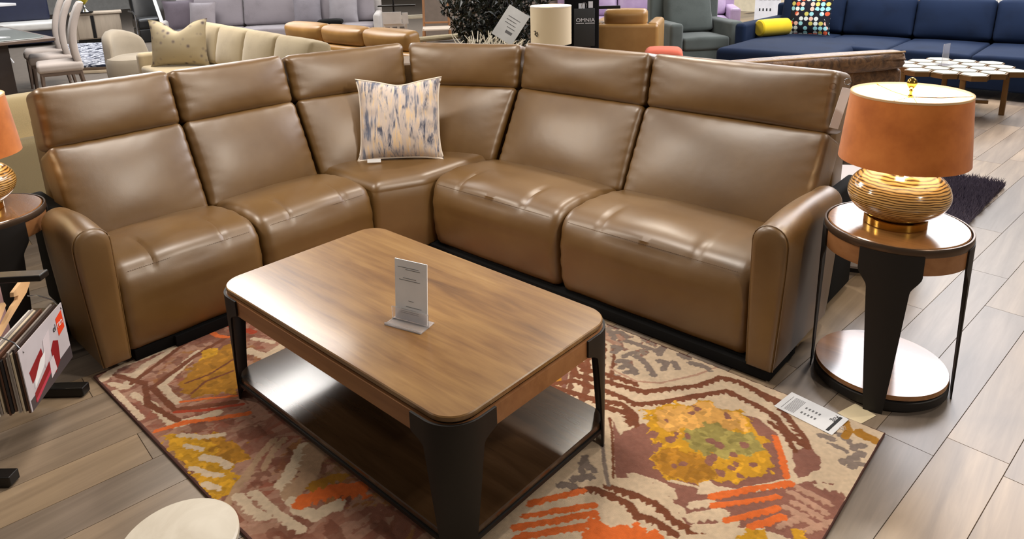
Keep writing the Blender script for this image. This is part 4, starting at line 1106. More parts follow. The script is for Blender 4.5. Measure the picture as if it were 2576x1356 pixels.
# ------------------------------------------------------------------ upholstered background pieces
def bsofa(name, label, cat, loc, rz, W, D, sh, bh, n, body, cush=None, arm_w=.16, arm_h=.6, arms=(1, 1), back_t=.16, tilt=12, cth=.16, bulge=.03, legs=True, seat_th=.16, head=False, group=None, backbody=None, cush_w=None):
    cush = cush or body
    t = thing(name, label, cat, loc, rz, group)
    xa = -W / 2 + (arm_w if arms[0] else 0); xb_ = W / 2 - (arm_w if arms[1] else 0)
    part('base', box(-W / 2 + .005, W / 2 - .005, -D / 2 + .02, D / 2, .09, sh - seat_th, .02), body, t)
    part('back_frame', box(-W / 2 + .004, W / 2 - .004, D / 2 - back_t, D / 2 + .004, .09, backbody or bh - .1, .04), body, t)
    for s, on in ((-1, arms[0]), (1, arms[1])):
        if on: part('arm', box(s * W / 2 - (0 if s > 0 else 0) - (arm_w if s > 0 else 0), s * W / 2 + (arm_w if s < 0 else 0), -D / 2, D / 2 - .02, .09, arm_h, .045), body, t)
    cw = (xb_ - xa) / n
    for i in range(n):
        cx = xa + cw * (i + .5)
        part('seat_cushion', G().add(*puff(cw - .008, D - back_t - cth * .6, seat_th, .035, (0, 0, .02), 6, i), M=T(cx, -back_t / 2 - cth * .3 + .0, sh - seat_th / 2)), cush, t)
        hh = bh - sh
        if head:
            part('back_cushion', G().add(*puff(cw - .008, cth, hh * .62, .04, (0, bulge, 0), 6, i + 3), M=T(cx, D / 2 - back_t - cth * .3, sh + hh * .3) @ RX(R(-tilt))), cush, t)
            part('headrest', G().add(*puff(cw - .01, cth * 1.1, hh * .42, .05, (0, bulge, .01), 6, i + 5, .006), M=T(cx, D / 2 - back_t + .02, sh + hh * .80) @ RX(R(-tilt))), cush, t)
        else:
            part('back_cushion', G().add(*puff(cw - .008, cth, hh, .045, (0, bulge, .015), 8, i + 3, .005), M=T(cx, D / 2 - back_t - cth * .35, sh + hh / 2) @ RX(R(-tilt))), cush, t)
    if legs:
        for sx in (-1, 1):
            for sy in (-1, 1): part('leg', box(sx * (W / 2 - .08) - .025, sx * (W / 2 - .08) + .025, sy * (D / 2 - .08) - .025, sy * (D / 2 - .08) + .025, 0, .10, .003), BLK, t)
    return t
def loose_pillow(label, loc, rz, w_, h_, d_, mat, lean=-14, group=None, roll=0, pip=None, notch=0.0):
    t = thing('throw_pillow', label, 'pillow', loc, rz, group)
    pg, lp = pillow_geo(w_, h_, d_, 14, .09, seed=int(abs(loc[0] * 10)), notch=notch)
    M = RX(R(lean)) @ RY(R(roll))
    part('pillow_body', G().add(*pg, M=M), mat, t)
    part('piping', G().add(*tube(lp, .004, 5), M=M), pip or mat, t)
    return t
NAVY = fabric('navy_velvet', (15, 30, 54), .35, 300, .85, .15, .0)
GREYF = fabric('grey_linen', (142, 136, 142), .2)
CREAMF = fabric('cream_weave', (172, 156, 126), .15)
KHAKI = fabric('khaki_weave', (172, 156, 120), .15)
DGREY = fabric('charcoal_green_fabric', (78, 84, 80), .3)
SWIV = fabric('stone_grey_fabric', (150, 140, 124), .15)
# khaki sofa seen from behind at the far left
bsofa('khaki_sofa', 'khaki and cream upholstered sofa behind the left sofa arm, seen from its back', 'sofa', (-5.30, .75, 0), R(90), 2.0, .9, .42, .83, 2, KHAKI, fabric('light_cream_weave', (212, 190, 144), .12), .14, .60, tilt=4, backbody=.60, back_t=.14).rotation_euler = (0, 0, R(-90) + PI * 2 * 0)
# cream sofa behind the left wing, back to back with the tan one
bsofa('cream_sofa', 'cream fabric sofa behind the left wing, cushions facing left', 'sofa', (-6.95, 3.36, 0), R(-6.5), 3.3, .95, .44, .87, 4, CREAMF, CREAMF, .14, .58, tilt=14, cth=.2, bulge=.05)
bsofa('tan_leather_sofa', 'tan leather sofa with three plump headrests behind the cream sofa', 'sofa', (-6.5, 4.80, 0), R(181), 2.5, .9, .40, .85, 3, TAN, TAN, .14, .6, head=True, tilt=8, bulge=.04, backbody=.66)
FLO = N('floral_pillow_print'); set_b(FLO, .9, 0, .2)
fv_ = FLO.n('ShaderNodeTexVoronoi'); fv_.inputs['Scale'].default_value = 13; FLO.l(FLO.coords(), fv_.inputs['Vector'])
FLO.l(FLO.ramp(fv_.outputs['Distance'], [(.10, srgb(100, 88, 84)), (.22, srgb(146, 134, 118)), (.36, srgb(172, 158, 130))]), FLO.b.inputs['Base Color'])
loose_pillow('cream pillow with small grey flowers at the left end of the cream sofa', (-8.0, 3.30, .45), R(42), .66, .52, .22, FLO.m, -10, notch=.12)
# grey sectional
bsofa('grey_sofa', 'long grey linen sofa with many pillows along the back of the showroom', 'sofa', (-11.25, 6.35, 0), R(50), 3.6, 1.05, .44, .92, 3, plain('white_grey_frame', (190, 186, 184), .8), GREYF, .12, .62, tilt=16, cth=.2, bulge=.05)
M50 = RZ(R(50)); gb = Vector((-11.25, 6.35, 0))
for i, (dx, dy, lab, rz_, s_) in enumerate([(-1.50, -.12, 'dark grey print pillow at the left end of the grey sofa', 20, .50), (-1.15, -.20, 'second grey pillow from the left on the grey sofa, leaning', -8, .46), (.55, -.02, 'grey ruched pillow right of centre on the grey sofa', 4, .48), (1.15, -.04, 'plain grey pillow near the right arm of the grey sofa', -4, .52)]):
    p = gb + (M50 @ Vector((dx, dy, 0))); loose_pillow(lab, (p.x, p.y, .455), R(50 + rz_), s_, s_, .18, fabric('grey_pillow_%d' % i, [(104, 96, 106), (150, 144, 150), (134, 130, 138), (156, 152, 158)][i]), -16)
p = gb + (M50 @ Vector((.95, -.30, 0)))
bl = thing('folded_throw', 'black folded throw on the right seat of the grey sofa', 'throw', (p.x, p.y, .462), R(50)); part('cloth', G().add(*puff(.42, .30, .07, .03, (.0, .01, .02), 8, 3, .01), M=T(0, 0, .035)), BLKF, bl)
# swivel chair with a rounded back
sw = thing('swivel_chair', 'stone-grey swivel chair with curved back left of the cream sofa', 'chair', (-9.55, 3.40, 0), R(105))
def swb(p):
    q = _rnd(p, .62, .22, .62, .09); t = q[2] / .62 + .5; u = q[0] / .31
    return (q[0] * (1 - .25 * t), q[1] + .26 + .10 * t - .18 * u * u * 1, q[2] + .45 - .10 * abs(u) ** 2 * t)
ax_ = [-.31, -.28, -.22, -.12, 0, .12, .22, .28, .31]
part('curved_back', gridbox(ax_, [-.11, -.09, -.05, 0, .05, .09, .11], ax_, swb), SWIV, sw)
part('seat', lathe([(.001, .14), (.30, .14), (.33, .17), (.34, .36), (.32, .42), (.25, .45), (.001, .455)], 36), SWIV, sw)
part('swivel_base', lathe([(.001, 0), (.26, 0), (.26, .03), (.10, .05), (.10, .14), (.001, .14)], 32), BLK, sw)
# stack of rugs
RP = N('black_white_scroll_rug'); set_b(RP, .95, 0, .1)
rw = RP.noise(RP.coords(kind='World'), 5, 4, .6, 2.2); RP.l(RP.ramp(rw, [(.44, srgb(40, 44, 60)), (.48, srgb(150, 152, 162)), (.54, srgb(222, 222, 226)), (.60, srgb(120, 124, 140))]), RP.b.inputs['Base Color'])
og = [(-15.2, 4.25), (-11.75, 3.42), (-11.35, 3.95), (-14.6, 5.15)]
rsn = [('black and white scroll-patterned rug on top of the rug stack', RP.m, .082, .112), ('dark-edged brown rug in the middle of the rug stack', plain('brown_rug', (96, 78, 62), .95), .042, .082), ('beige rug at the bottom of the rug stack', plain('beige_rug', (190, 172, 146), .95), 0, .042)]
for i, (lab, mt, za, zb_) in enumerate(rsn):
    k = i * .05; o = part('stacked_rug', prism([(-15.2 - k, 4.2 - k), (-11.75, 3.42 - k), (-11.30 + k, 3.95), (-14.5, 5.2 + k)], za, zb_, .008), mt, None); tag(o, lab, 'rug')
# dining table with chairs
GLS = plain('grey_glass_top', (168, 178, 178), .12, 0, .5, .5); DW = plain('taupe_wood', (104, 88, 78), .4)
dt = thing('dining_table', 'grey glass-topped dining table with dark edge at the left edge of the picture', 'table', (-11.1, 1.93, 0), R(-1))
part('glass_top', prism(rrect(-1.45, 1.40, -.9, .62, .2, 5), .752, .762, .002), GLS, dt)
part('table_slab', prism(rrect(-1.5, 1.48, -.95, .68, .05, 4), .715, .751, .004), DW, dt)
part('pedestal', G().add(*box(-.9, .9, -.25, .1, .02, .70, .02)).add(*box(1.0, 1.18, -.5, .25, 0, .715, .01)), plain('dark_taupe_wood', (62, 52, 48), .5), dt)
pp = part('laminated_sheet', box(-.28, .32, -.2, .22, 0, .002), WHITE, None, smooth=False); pp.location = (-10.3, 1.92, .7645); pp.rotation_euler = (0, 0, R(20)); tag(pp, 'white printed sheet lying on the glass dining table', 'sheet')
g = G(); rs = random.Random(5)
for i in range(10): g.add(*box(-.2 + .03 * (i % 2), .2 - rs.uniform(0, .12), -.15 + i * .03, -.142 + i * .03, .002, .0026))
part('printed_lines', g, INK, pp, smooth=False)
CH = fabric('light_grey_chair_fabric', (176, 166, 160), .15)
def dining_chair():
    t = thing('dining_chair', '', 'chair', (0, 0, 0))
    part('seat', G().add(*puff(.48, .46, .10, .035, (0, 0, .015), 6), M=T(0, 0, .44)), CH, t)
    # tall slightly curved back
    def bk(p):
        q = _rnd(p, .44, .075, .74, .03); z = q[2] + .37
        return (q[0] * (1 - .12 * (z / .74)), q[1] + .20 + .12 * (z / .74) ** 2 - .05 * math.sin(z / .74 * PI) , z + .42)
    X_ = [-.22, -.2, -.19, 0, .19, .2, .22]; Y_ = [-.0375, -.02, 0, .02, .0375]; Z_ = [-.37 + .74 * i / 14 for i in range(15)]
    part('backrest', gridbox(X_, Y_, Z_, bk), CH, t)
    part('seat_frame', box(-.22, .22, -.21, .21, .35, .395, .004), DW, t)
    for sx in (-1, 1):
        for sy in (-1, 1): part('leg', tube([(sx * .2, sy * .19, .37), (sx * .215, sy * .205 + (.03 if sy > 0 else 0), 0)], [.024, .014], 6), DW, t)
    return t
dc = dining_chair()
DCG = 'light grey upholstered dining chairs'
for i, (x, y, a, lab) in enumerate([(-9.45, 2.52, -14, 'nearest of the three tall-backed grey dining chairs along the glass table'), (-10.3, 2.66, -15, 'middle of the three tall-backed grey dining chairs along the glass table'), (-11.05, 2.80, -16, 'farthest of the three tall-backed grey dining chairs along the glass table'), (-9.0, 1.50, -80, 'grey dining chair at the near end of the glass table, cut by the left edge')]):
    o = dc if i == 0 else copy_tree(dc)
    o.location = (x, y, 0); o.rotation_euler = (0, 0, R(a)); tag(o, lab, 'chair', DCG)
    o.scale = (1, 1, 1)
# ------------------------------------------------------------------ far left: bench, credenza, desk, armchair
cr = thing('credenza', 'pale oak credenza with paneled doors behind the rug stack', 'cabinet', (-15.9, 5.05, 0), R(72))
OAKP = wood('pale_oak', [(168, 152, 134), (190, 174, 154)], 'Z', .5)
part('carcass', box(-.42, .42, -.02, .45, .08, .57, .006), OAKP, cr); part('top', box(-.46, .46, -.06, .47, .57, .61, .006), OAKP, cr)
part('plinth', box(-.38, .38, .02, .42, 0, .08), BLK, cr)
part('door', box(-.36, -.12, -.035, -.02, .10, .55, .004), OAKP, cr); part('door', box(-.04, .40, -.035, -.02, .10, .55, .004), OAKP, cr); part('slot', box(-.11, -.05, -.03, -.018, .10, .55), BLK, cr)
vs = thing('goblet_vase', 'yellow-gold glass goblet vase on the oak credenza', 'vase', (-15.95, 4.88, .6135))
part('stand', lathe([(.001, 0), (.14, 0), (.14, .02), (.001, .02)], 24), BLK, vs)
part('stem', lathe([(.001, .02), (.08, .02), (.05, .05), (.02, .08), (.035, .11), (.02, .14), (.02, .16), (.001, .16)], 24), CHROME, vs)
part('bowl', lathe([(.001, .16), (.03, .17), (.08, .23), (.13, .33), (.15, .42), (.14, .42), (.12, .33), (.07, .24), (.001, .19)], 32, False), plain('gold_glass', (196, 178, 40), .15, 0, .6), vs)
bc = thing('black_armchair', 'black leather armchair with chrome arm beside the credenza', 'chair', (-15.25, 5.85, 0), R(80))
BLL = leather('black_leather', (18, 18, 19), (26, 26, 28), .35)
part('seat', G().add(*puff(.62, .62, .20, .05, (0, 0, .02), 6), M=T(0, 0, .36)), BLL, bc); part('backrest', G().add(*puff(.60, .16, .75, .05, (0, .02, 0), 6), M=T(0, .30, .72) @ RX(R(-12))), BLL, bc)
part('base', box(-.3, .3, -.3, .3, .0, .26, .02), BLL, bc)
for s in (-1, 1): part('arm_rail', tube([(s * .34, -.3, .05), (s * .34, -.3, .55), (s * .34, -.1, .60), (s * .34, .28, .60)], .018, 8), CHROME, bc)
bn = thing('navy_bench', 'low navy blue sofa with white frame behind the dining chairs', 'sofa', (-17.0, 3.6, 0), R(75))
NVL = plain('dark_navy_leather', (30, 36, 62), .5)
part('seat', box(-2.6, 1.0, -.4, .4, .30, .46, .05), plain('white_lacquer', (225, 222, 216), .35), bn); part('base', box(-2.5, .9, -.35, .4, .05, .30, .02), NVL, bn)
part('backrest', box(-2.5, .9, .30, .44, .46, 1.0, .05), NVL, bn)
dk = thing('trestle_desk', 'white desk top on thin trestle legs at the top left corner', 'desk', (-14.6, 2.5, 0), R(10))
part('desk_top', box(-.9, .65, -.8, .7, .93, .97, .005), WHITE, dk)
for sx in (-.7, .5):
    for sy in (-1, 1): part('leg', tube([(sx, sy * .1, .93), (sx + .1 * sy, sy * .5, 0)], .015, 6), WHITE, dk)
# leaning glowing mirror and wooden post
NEON = N('warm_white_tube'); NEON.b.inputs['Emission Color'].default_value = (1, .93, .85, 1); NEON.b.inputs['Emission Strength'].default_value = 3.5
mr = thing('lit_mirror', 'leaning mirror framed by glowing light tubes left of the grey sofa', 'mirror', (-14.2, 6.05, 0), R(60))
part('glass', box(-.45, .45, 0, .02, .02, 1.9), plain('mirror_glass', (150, 158, 166), .08, 1), mr, smooth=False)
for s, x_ in ((-1, -.42), (1, .30)): part('light_tube', tube([(x_ + .10, -.06, .02), (x_ - .22, -.02, 1.9)], .022, 8), NEON.m, mr)
ps = part('wooden_post', box(-.09, .09, -.09, .09, 0, 2.6, .01), plain('orange_brown_wood', (150, 84, 40), .5), None); ps.location = (-13.0, 6.25, 0); tag(ps, 'orange-brown wooden post between the glowing mirror and the grey sofa', 'post')
cs = thing('console_shelf', 'pale console shelf behind the right end of the grey sofa', 'shelf', (-10.2, 8.75, 0), R(50))
for z_ in (.0, .42, .80, 1.15): part('shelf_board', box(-.9, .9, -.2, .2, z_, z_ + .04, .004), plain('pale_beige_board', (206, 196, 174), .6), cs)
for sx in (-.88, .85): part('upright', box(sx, sx + .03, -.2, .2, 0, 1.5), BLK, cs)
sb = thing('glass_jar', 'olive ceramic jar on the console shelf behind the grey sofa', 'jar', (-10.45, 8.45, .845)); part('body', lathe([(.001, 0), (.08, 0), (.13, .08), (.12, .18), (.05, .25), (.05, .28), (.001, .28)], 24), plain('olive_glaze', (150, 138, 84), .3), sb)

# ------------------------------------------------------------------ behind the corner: sample stand, stool frame, plant, signs
ss = thing('sample_stand', 'white sample cards clipped to a thin black stand behind the sofa corner', 'display', (-6.75, 5.35, 0), R(45))
part('pole', tube([(0, .03, 0), (0, .03, 1.35)], .012, 8), BLK, ss); part('foot', lathe([(.001, 0), (.2, 0), (.2, .015), (.001, .015)], 24), BLK, ss)
part('tray', box(-.18, .26, -.02, .10, .99, 1.005), BLK, ss, smooth=False)
for i, (a, b, c, d, e2) in enumerate([(-.12, .16, .62, .80, 0), (-.12, .10, .80, .94, .03), (.11, .18, .80, .93, .03)]):
    o = part('sample_card', G().add(*box(a, b, -.03 - .012 * i, -.02 - .012 * i, c, d), M=RX(R(4))), WHITE, ss, smooth=False)
g = G()
for i in range(3):
    for j in range(2): g.add(*box(-.10 + i * .085, -.045 + i * .085, -.0335, -.0310, .745 - j * .045, .765 - j * .045), M=RX(R(4)))
for i in range(2): g.add(*box(.02 + i * .04, .035 + i * .04, -.0335, -.0310, .66, .69), M=RX(R(4)))
part('printed_swatches', g, INK, ss, smooth=False)
wc = thing('wooden_chair', 'open light-brown wooden chair frame left of the dark plant', 'chair', (-8.35, 7.45, 0), R(48))
OW = plain('warm_brown_wood', (150, 104, 66), .5)
for sx in (-1, 1):
    part('leg', tube([(sx * .2, .2, 0), (sx * .2, .22, .45), (sx * .19, .27, .98)], .02, 8), OW, wc); part('leg', tube([(sx * .22, -.22, 0), (sx * .2, -.2, .46)], .02, 8), OW, wc)
part('top_rail', box(-.21, .21, .245, .285, .90, .97, .01), OW, wc); part('lower_rail', box(-.19, .19, .20, .23, .50, .53, .004), OW, wc)
part('seat', box(-.22, .22, -.22, .22, .43, .46, .01), plain('pale_seat_pad', (206, 192, 176), .8), wc)
rl = thing('peeled_branch', 'pale peeled wooden pole lying on a low ledge left of the plant', 'pole', (-6.35, 5.80, -.0))
part('shaft', tube([(-.35, -.45, .58), (-.05, -.02, .60), (.16, .30, .61)], [.03, .034, .03], 10), plain('peeled_wood', (220, 206, 172), .6), rl)
part('knuckle', tube([(.15, .29, .61), (.21, .38, .615)], .045, 10), plain('peeled_wood', (220, 206, 172), .6), rl)
part('ledge', box(-.08, .28, -.42, .36, 0, .555, .01), plain('dark_brown_ledge', (70, 58, 46), .7), rl)
# plant
pl = thing('potted_tree', 'dark leafy potted tree behind the sofa corner', 'plant', (-5.62, 5.92, 0))
LEAFM = N('dark_green_leaf'); set_b(LEAFM, .45); li = LEAFM.noise(LEAFM.coords(kind='World'), 12, 2); LEAFM.l(LEAFM.ramp(li, [(.35, srgb(14, 16, 10)), (.55, srgb(30, 34, 20)), (.75, srgb(64, 66, 42))]), LEAFM.b.inputs['Base Color'])
part('pot', lathe([(.001, 0), (.20, 0), (.26, .35), (.25, .36), (.001, .33)], 28), plain('dark_pot', (46, 40, 36), .5), pl)
g = G(); rs = random.Random(11)
tips = []
for i in range(9):
    a = rs.uniform(0, 6.28); r_ = rs.uniform(.15, .5); zt_ = rs.uniform(.9, 1.7); P_ = [(0, 0, .3), (r_ * .3 * math.cos(a), r_ * .3 * math.sin(a), .3 + (zt_ - .3) * .5), (r_ * math.cos(a), r_ * math.sin(a), zt_)]; g.add(*tube(P_, [.02, .014, .006], 6)); tips.append(P_)
part('branches', g, plain('dark_bark', (52, 40, 30), .8), pl)
g = G()
for i in range(5200):
    a = rs.uniform(0, 6.28); rr_ = .62 * math.sqrt(rs.random()); z = rs.uniform(.50, 1.75); k = 1 - abs(z - 1.05) / 1.1
    c = Vector((rr_ * k * 1.1 * math.cos(a), rr_ * k * 1.1 * math.sin(a), z)); L = rs.uniform(.05, .12); wd = L * .22
    M = Matrix.Translation(c) @ Matrix.Rotation(rs.uniform(0, 6.28), 4, 'Z') @ Matrix.Rotation(rs.uniform(-1.2, 1.2), 4, 'Y') @ Matrix.Rotation(rs.uniform(-.6, .6), 4, 'X')
    g.add([(0, 0, 0), (L * .4, wd, .008), (L, 0, -.01), (L * .4, -wd, .008), (L * .45, 0, -.004)], [(0, 4, 1), (1, 4, 2), (2, 4, 3), (3, 4, 0)], M)
o = part('foliage', g, LEAFM.m, pl); o['kind'] = 'stuff'
tp = thing('taupe_partition', 'taupe partition wall behind the dark plant and wooden chair', 'partition', (-8.2, 9.6, 0), R(47))
part('panel', box(-1.9, 1.6, 0, .1, 0, 2.6, .005), plain('taupe_paint', (128, 116, 106), .9), tp)
# dried white twigs at its foot
tw = thing('dried_arrangement', 'low arrangement of white dried twigs in front of the dark plant', 'plant', (-4.86, 5.03, 0))
part('planter', box(-.3, .3, -.22, .22, 0, .66, .01), plain('black_planter', (34, 30, 28), .6), tw)
g = G()
for i in range(70):
    c = Vector((rs.uniform(-.38, .3), rs.uniform(-.1, .3), .68)); d = Vector((rs.uniform(-.4, .4), rs.uniform(-.4, .4), rs.uniform(.2, .8))).normalized() * rs.uniform(.06, .15); g.add(*tube([c, c + d], [.007, .004], 4))
o = part('twigs', g, plain('bleached_twig', (224, 214, 190), .7), tw); o['kind'] = 'stuff'
# angled price card
sg = thing('price_sign', 'grey-white price card tilted in a clear holder behind the sofa corner', 'sign', (-4.19, 4.60, 0), R(38))
part('pole', tube([(0, .02, 0), (0, .02, .92)], .008, 8), CHROME, sg); part('foot', lathe([(.001, 0), (.12, 0), (.12, .01), (.001, .01)], 24), CHROME, sg)
MM = T(0, 0, .97) @ RX(R(-18)) @ RY(R(33))
cdm = part('card', G().add(*box(-.105, .105, -.002, .002, -.15, .15), M=MM), plain('frosted_card', (206, 208, 208), .3), sg, smooth=False)
g = G()
for i, (a, b) in enumerate([(-.06, .06), (-.06, .04), (-.06, .05), (-.02, .06)]): g.add(*box(a, b, -.003, -.002, .06 - i * .03, .066 - i * .03), M=MM)
g.add(*box(-.01, .055, -.003, -.002, -.08, -.055), M=MM)
part('printed_lines', g, INK, cdm, smooth=False)
# drum-shade floor lamp
fl_ = thing('floor_lamp', 'cream drum-shade lamp with a dark squiggle, behind the sofa between plant and black rack', 'lamp', (-4.02, 4.95, 0), R(40))
CRS = N('cream_lamp_shade'); set_b(CRS, .8); CRS.b.inputs['Base Color'].default_value = srgb(222, 204, 170)
part('shade', lathe([(.180, .78), (.183, .78), (.183, 1.115), (.180, 1.115)], 64, False), CRS.m, fl_); part('shade_rim', lathe([(.1785, 1.108), (.1845, 1.108), (.1845, 1.117), (.1785, 1.117), (.1785, 1.108)], 64, False), plain('white_trim', (244, 238, 226), .6), fl_)
part('pole', tube([(0, 0, .02), (0, 0, .95)], .012, 8), BLK, fl_); part('foot', lathe([(.001, 0), (.15, 0), (.15, .02), (.001, .02)], 32), BLK, fl_); part('bulb', lathe([(.001, .95), (.02, .95), (.035, 1.0), (.02, 1.04), (.001, 1.045)], 16), BULB, fl_)
g = G()
sq = [(-.060, .0), (-.040, .004), (-.050, -.03), (-.02, -.006), (-.012, -.03), (-.022, -.045), (-.038, -.03)]
g.add(*tube([(.1855 * math.sin(x / .18 - .62), -.1855 * math.cos(x / .18 - .62), .905 + z) for x, z in sq], .004, 6))
part('squiggle_mark', g, BLK, fl_)
l = bpy.data.lights.new('shade_bulb_light', 'POINT'); l.energy = 5; l.shadow_soft_size = .03; l.color = (1, .82, .6); lo = bpy.data.objects.new('shade_bulb_light', l); C.objects.link(lo); lo.location = (-4.02, 4.95, 1.08)
# black rack with the lettered hang tag
br = thing('leather_sample_rack', 'black rack holding leather sample books behind the sofa', 'rack', (-4.80, 6.58, 0), R(40))
part('body', box(-.26, .12, -.05, .25, 0, 1.25, .01), BLKF, br); part('sample_book', box(-.16, .02, -.11, -.052, .42, .80, .008), plain('dark_brown_leather_sample', (58, 44, 40), .5), br)
part('peg', box(.12, .36, -.04, -.01, .93, .965, .004), BLK, br)
for a, b, c, d in ((-.11, -.04, .93, 1.0), (.0, .05, .95, 1.02)): part('sticker', box(a, b, -.0535, -.0515, c, d), WHITE, br, smooth=False)
om = thing('leather_swatch_tag', 'black leather maker tag lettered in white, hanging on the black rack', 'tag', (-4.82, 6.40, .53), R(40))
om.scale = (1.3, 1.3, 1.0)
part('card', box(-.03, .15, -.02, 0, 0, .42, .006), plain('charcoal_card', (40, 42, 42), .5), om)
part('ring', tube([(.06 + .02 * math.cos(R(a)), -.01, .45 + .04 * math.sin(R(a))) for a in range(0, 361, 30)], .003, 6), CHROME, om)
ft = Matrix(((1, 0, 0, 0), (0, 0, -1, 0), (0, 1, 0, 0), (0, 0, 0, 1)))
text('lettering', 'OMNIA', .056, WHITE, om, Matrix.Translation((.070, -.0215, .275)) @ ft, .0005, 'CENTER', .88)
part('underline', G().add(*box(-.01, .058, -.0215, -.0202, .255, .262)).add(*box(.068, .15, -.0215, -.0202, .255, .262)), WHITE, om, smooth=False)
# tan armchair seen from behind
bsofa('tan_armchair', 'mustard tan leather armchair seen from behind, right of the black rack', 'chair', (-4.80, 7.42, 0), R(205), .80, .75, .42, .88, 1, TAN, TAN, .14, .74, head=True, tilt=6, backbody=.72)
bsofa('lilac_sofa', 'lilac leather sofa with wide back cushions at the top of the picture', 'sofa', (-6.4, 10.35, 0), R(32), 3.0, 1.0, .45, .98, 3, LILAC, LILAC, .16, .62, tilt=16, cth=.2, bulge=.05)
bsofa('charcoal_recliner', 'charcoal green fabric armchair between lilac sofa and navy sectional', 'chair', (-4.62, 8.72, 0), R(52), 1.0, .9, .44, 1.08, 1, DGREY, DGREY, .18, .63, tilt=18, cth=.2, bulge=.04)
co = thing('coral_ottoman', 'small coral ottoman just showing over the sofa headrests', 'ottoman', (-3.80, 6.55, 0), R(30)); part('cushion', G().add(*puff(.40, .40, .24, .06, (0, 0, .02), 6), M=T(0, 0, .43)), plain('coral_fabric', (206, 100, 74), .9), co); part('base', box(-.18, .18, -.18, .18, 0, .29, .02), plain('coral_fabric', (206, 100, 74), .9), co)
bo = thing('poster_board', 'white poster board with small dark print beside the navy sectional', 'board', (-4.30, 10.4, 0), R(20))
part('board', box(-.19, .17, -.01, .01, .02, 1.25), WHITE, bo, smooth=False)
g = G(); rs = random.Random(2)
for i in range(4): g.add(*box(-.13 + i * .05, -.11 + i * .05, -.0125, -.0105, .62, .66))
for z_ in (.50, .40, .30): g.add(*box(-.12, .08, -.0125, -.0105, z_, z_ + .003))
for i in range(5): g.add(*box(-.13 + i * .06, -.09 + i * .06, -.0125, -.0105, .78, .86))
part('print', g, DINK, bo, smooth=False)
wp_ = thing('wall_partition', 'cream paneled partition wall behind the navy sectional', 'partition', (-3.6, 11.3, 0), R(2))
for i in range(4): part('panel', box(-1.1 + i * .55, -.56 + i * .55, 0, .06, 0, 2.4, .004), WALLC, wp_)
# ------------------------------------------------------------------ navy sectional
nv = bsofa('navy_sectional', 'navy blue velvet sectional sofa with chaise at the upper right', 'sofa', (-1.75, 9.15, 0), 0, 4.3, 1.45, .44, .90, 5, NAVY, NAVY, .14, .64, tilt=12, cth=.22, bulge=.05, legs=False)
part('chaise', G().add(*puff(1.25, 1.5, .18, .06, (0, 0, .02), 8), M=T(-1.35, -1.15 + .32, .36)), NAVY, nv); part('chaise_base', box(-1.96, -.75, -1.5, -.7, .06, .28, .03), NAVY, nv)
PB = N('dotted_pillow_print'); set_b(PB, .9, 0, .2)
bv = PB.n('ShaderNodeTexCoord'); sc = PB.n('ShaderNodeVectorMath', operation='SCALE'); sc.inputs['Scale'].default_value = 17; PB.l(bv.outputs['Object'], sc.inputs[0])
fr_ = PB.n('ShaderNodeVectorMath', operation='FRACTION'); PB.l(sc.outputs[0], fr_.inputs[0]); sb_ = PB.n('ShaderNodeVectorMath', operation='SUBTRACT'); sb_.inputs[1].default_value = (.5, .5, .5); PB.l(fr_.outputs[0], sb_.inputs[0])
mu = PB.n('ShaderNodeVectorMath', operation='MULTIPLY'); mu.inputs[1].default_value = (1, 0, 1); PB.l(sb_.outputs[0], mu.inputs[0]); ln = PB.n('ShaderNodeVectorMath', operation='LENGTH'); PB.l(mu.outputs[0], ln.inputs[0])
fl2_ = PB.n('ShaderNodeVectorMath', operation='FLOOR'); PB.l(sc.outputs[0], fl2_.inputs[0]); mu2 = PB.n('ShaderNodeVectorMath', operation='MULTIPLY'); mu2.inputs[1].default_value = (1, 0, 1); PB.l(fl2_.outputs[0], mu2.inputs[0])
wn = PB.n('ShaderNodeTexWhiteNoise'); PB.l(mu2.outputs[0], wn.inputs['Vector'])
cdot = PB.ramp(wn.outputs['Value'], [(0, srgb(150, 206, 208)), (.2, srgb(214, 222, 214)), (.38, srgb(28, 28, 36)), (.55, srgb(206, 92, 60)), (.7, srgb(196, 186, 96)), (.85, srgb(224, 180, 160))], 'CONSTANT')
mi = PB.n('ShaderNodeMix'); mi.data_type = 'RGBA'; PB.l(PB.ramp(ln.outputs['Value'], [(.42, (0, 0, 0, 1)), (.44, (1, 1, 1, 1))]), mi.inputs[0]); PB.l(cdot, mi.inputs[6]); mi.inputs[7].default_value = srgb(26, 28, 36); PB.l(mi.outputs[2], PB.b.inputs['Base Color'])
loose_pillow('multicolored dotted square pillow on the navy sectional', (-3.25, 9.14, .46), R(8), .52, .50, .16, PB.m, -14)
by = thing('bolster_pillow', 'round yellow bolster pillow at the left arm of the navy sectional', 'pillow', (-3.60, 8.90, .455), R(0))
bp = [(.001, -.22), (.09, -.22), (.104, -.205), (.108, -.1), (.108, .1), (.104, .205), (.09, .22), (.001, .22)]
part('bolster_body', G().add(*lathe(bp, 32), M=T(0, 0, .108) @ RZ(R(62)) @ RY(R(90))), fabric('yellow_velvet', (218, 186, 30), .15), by)
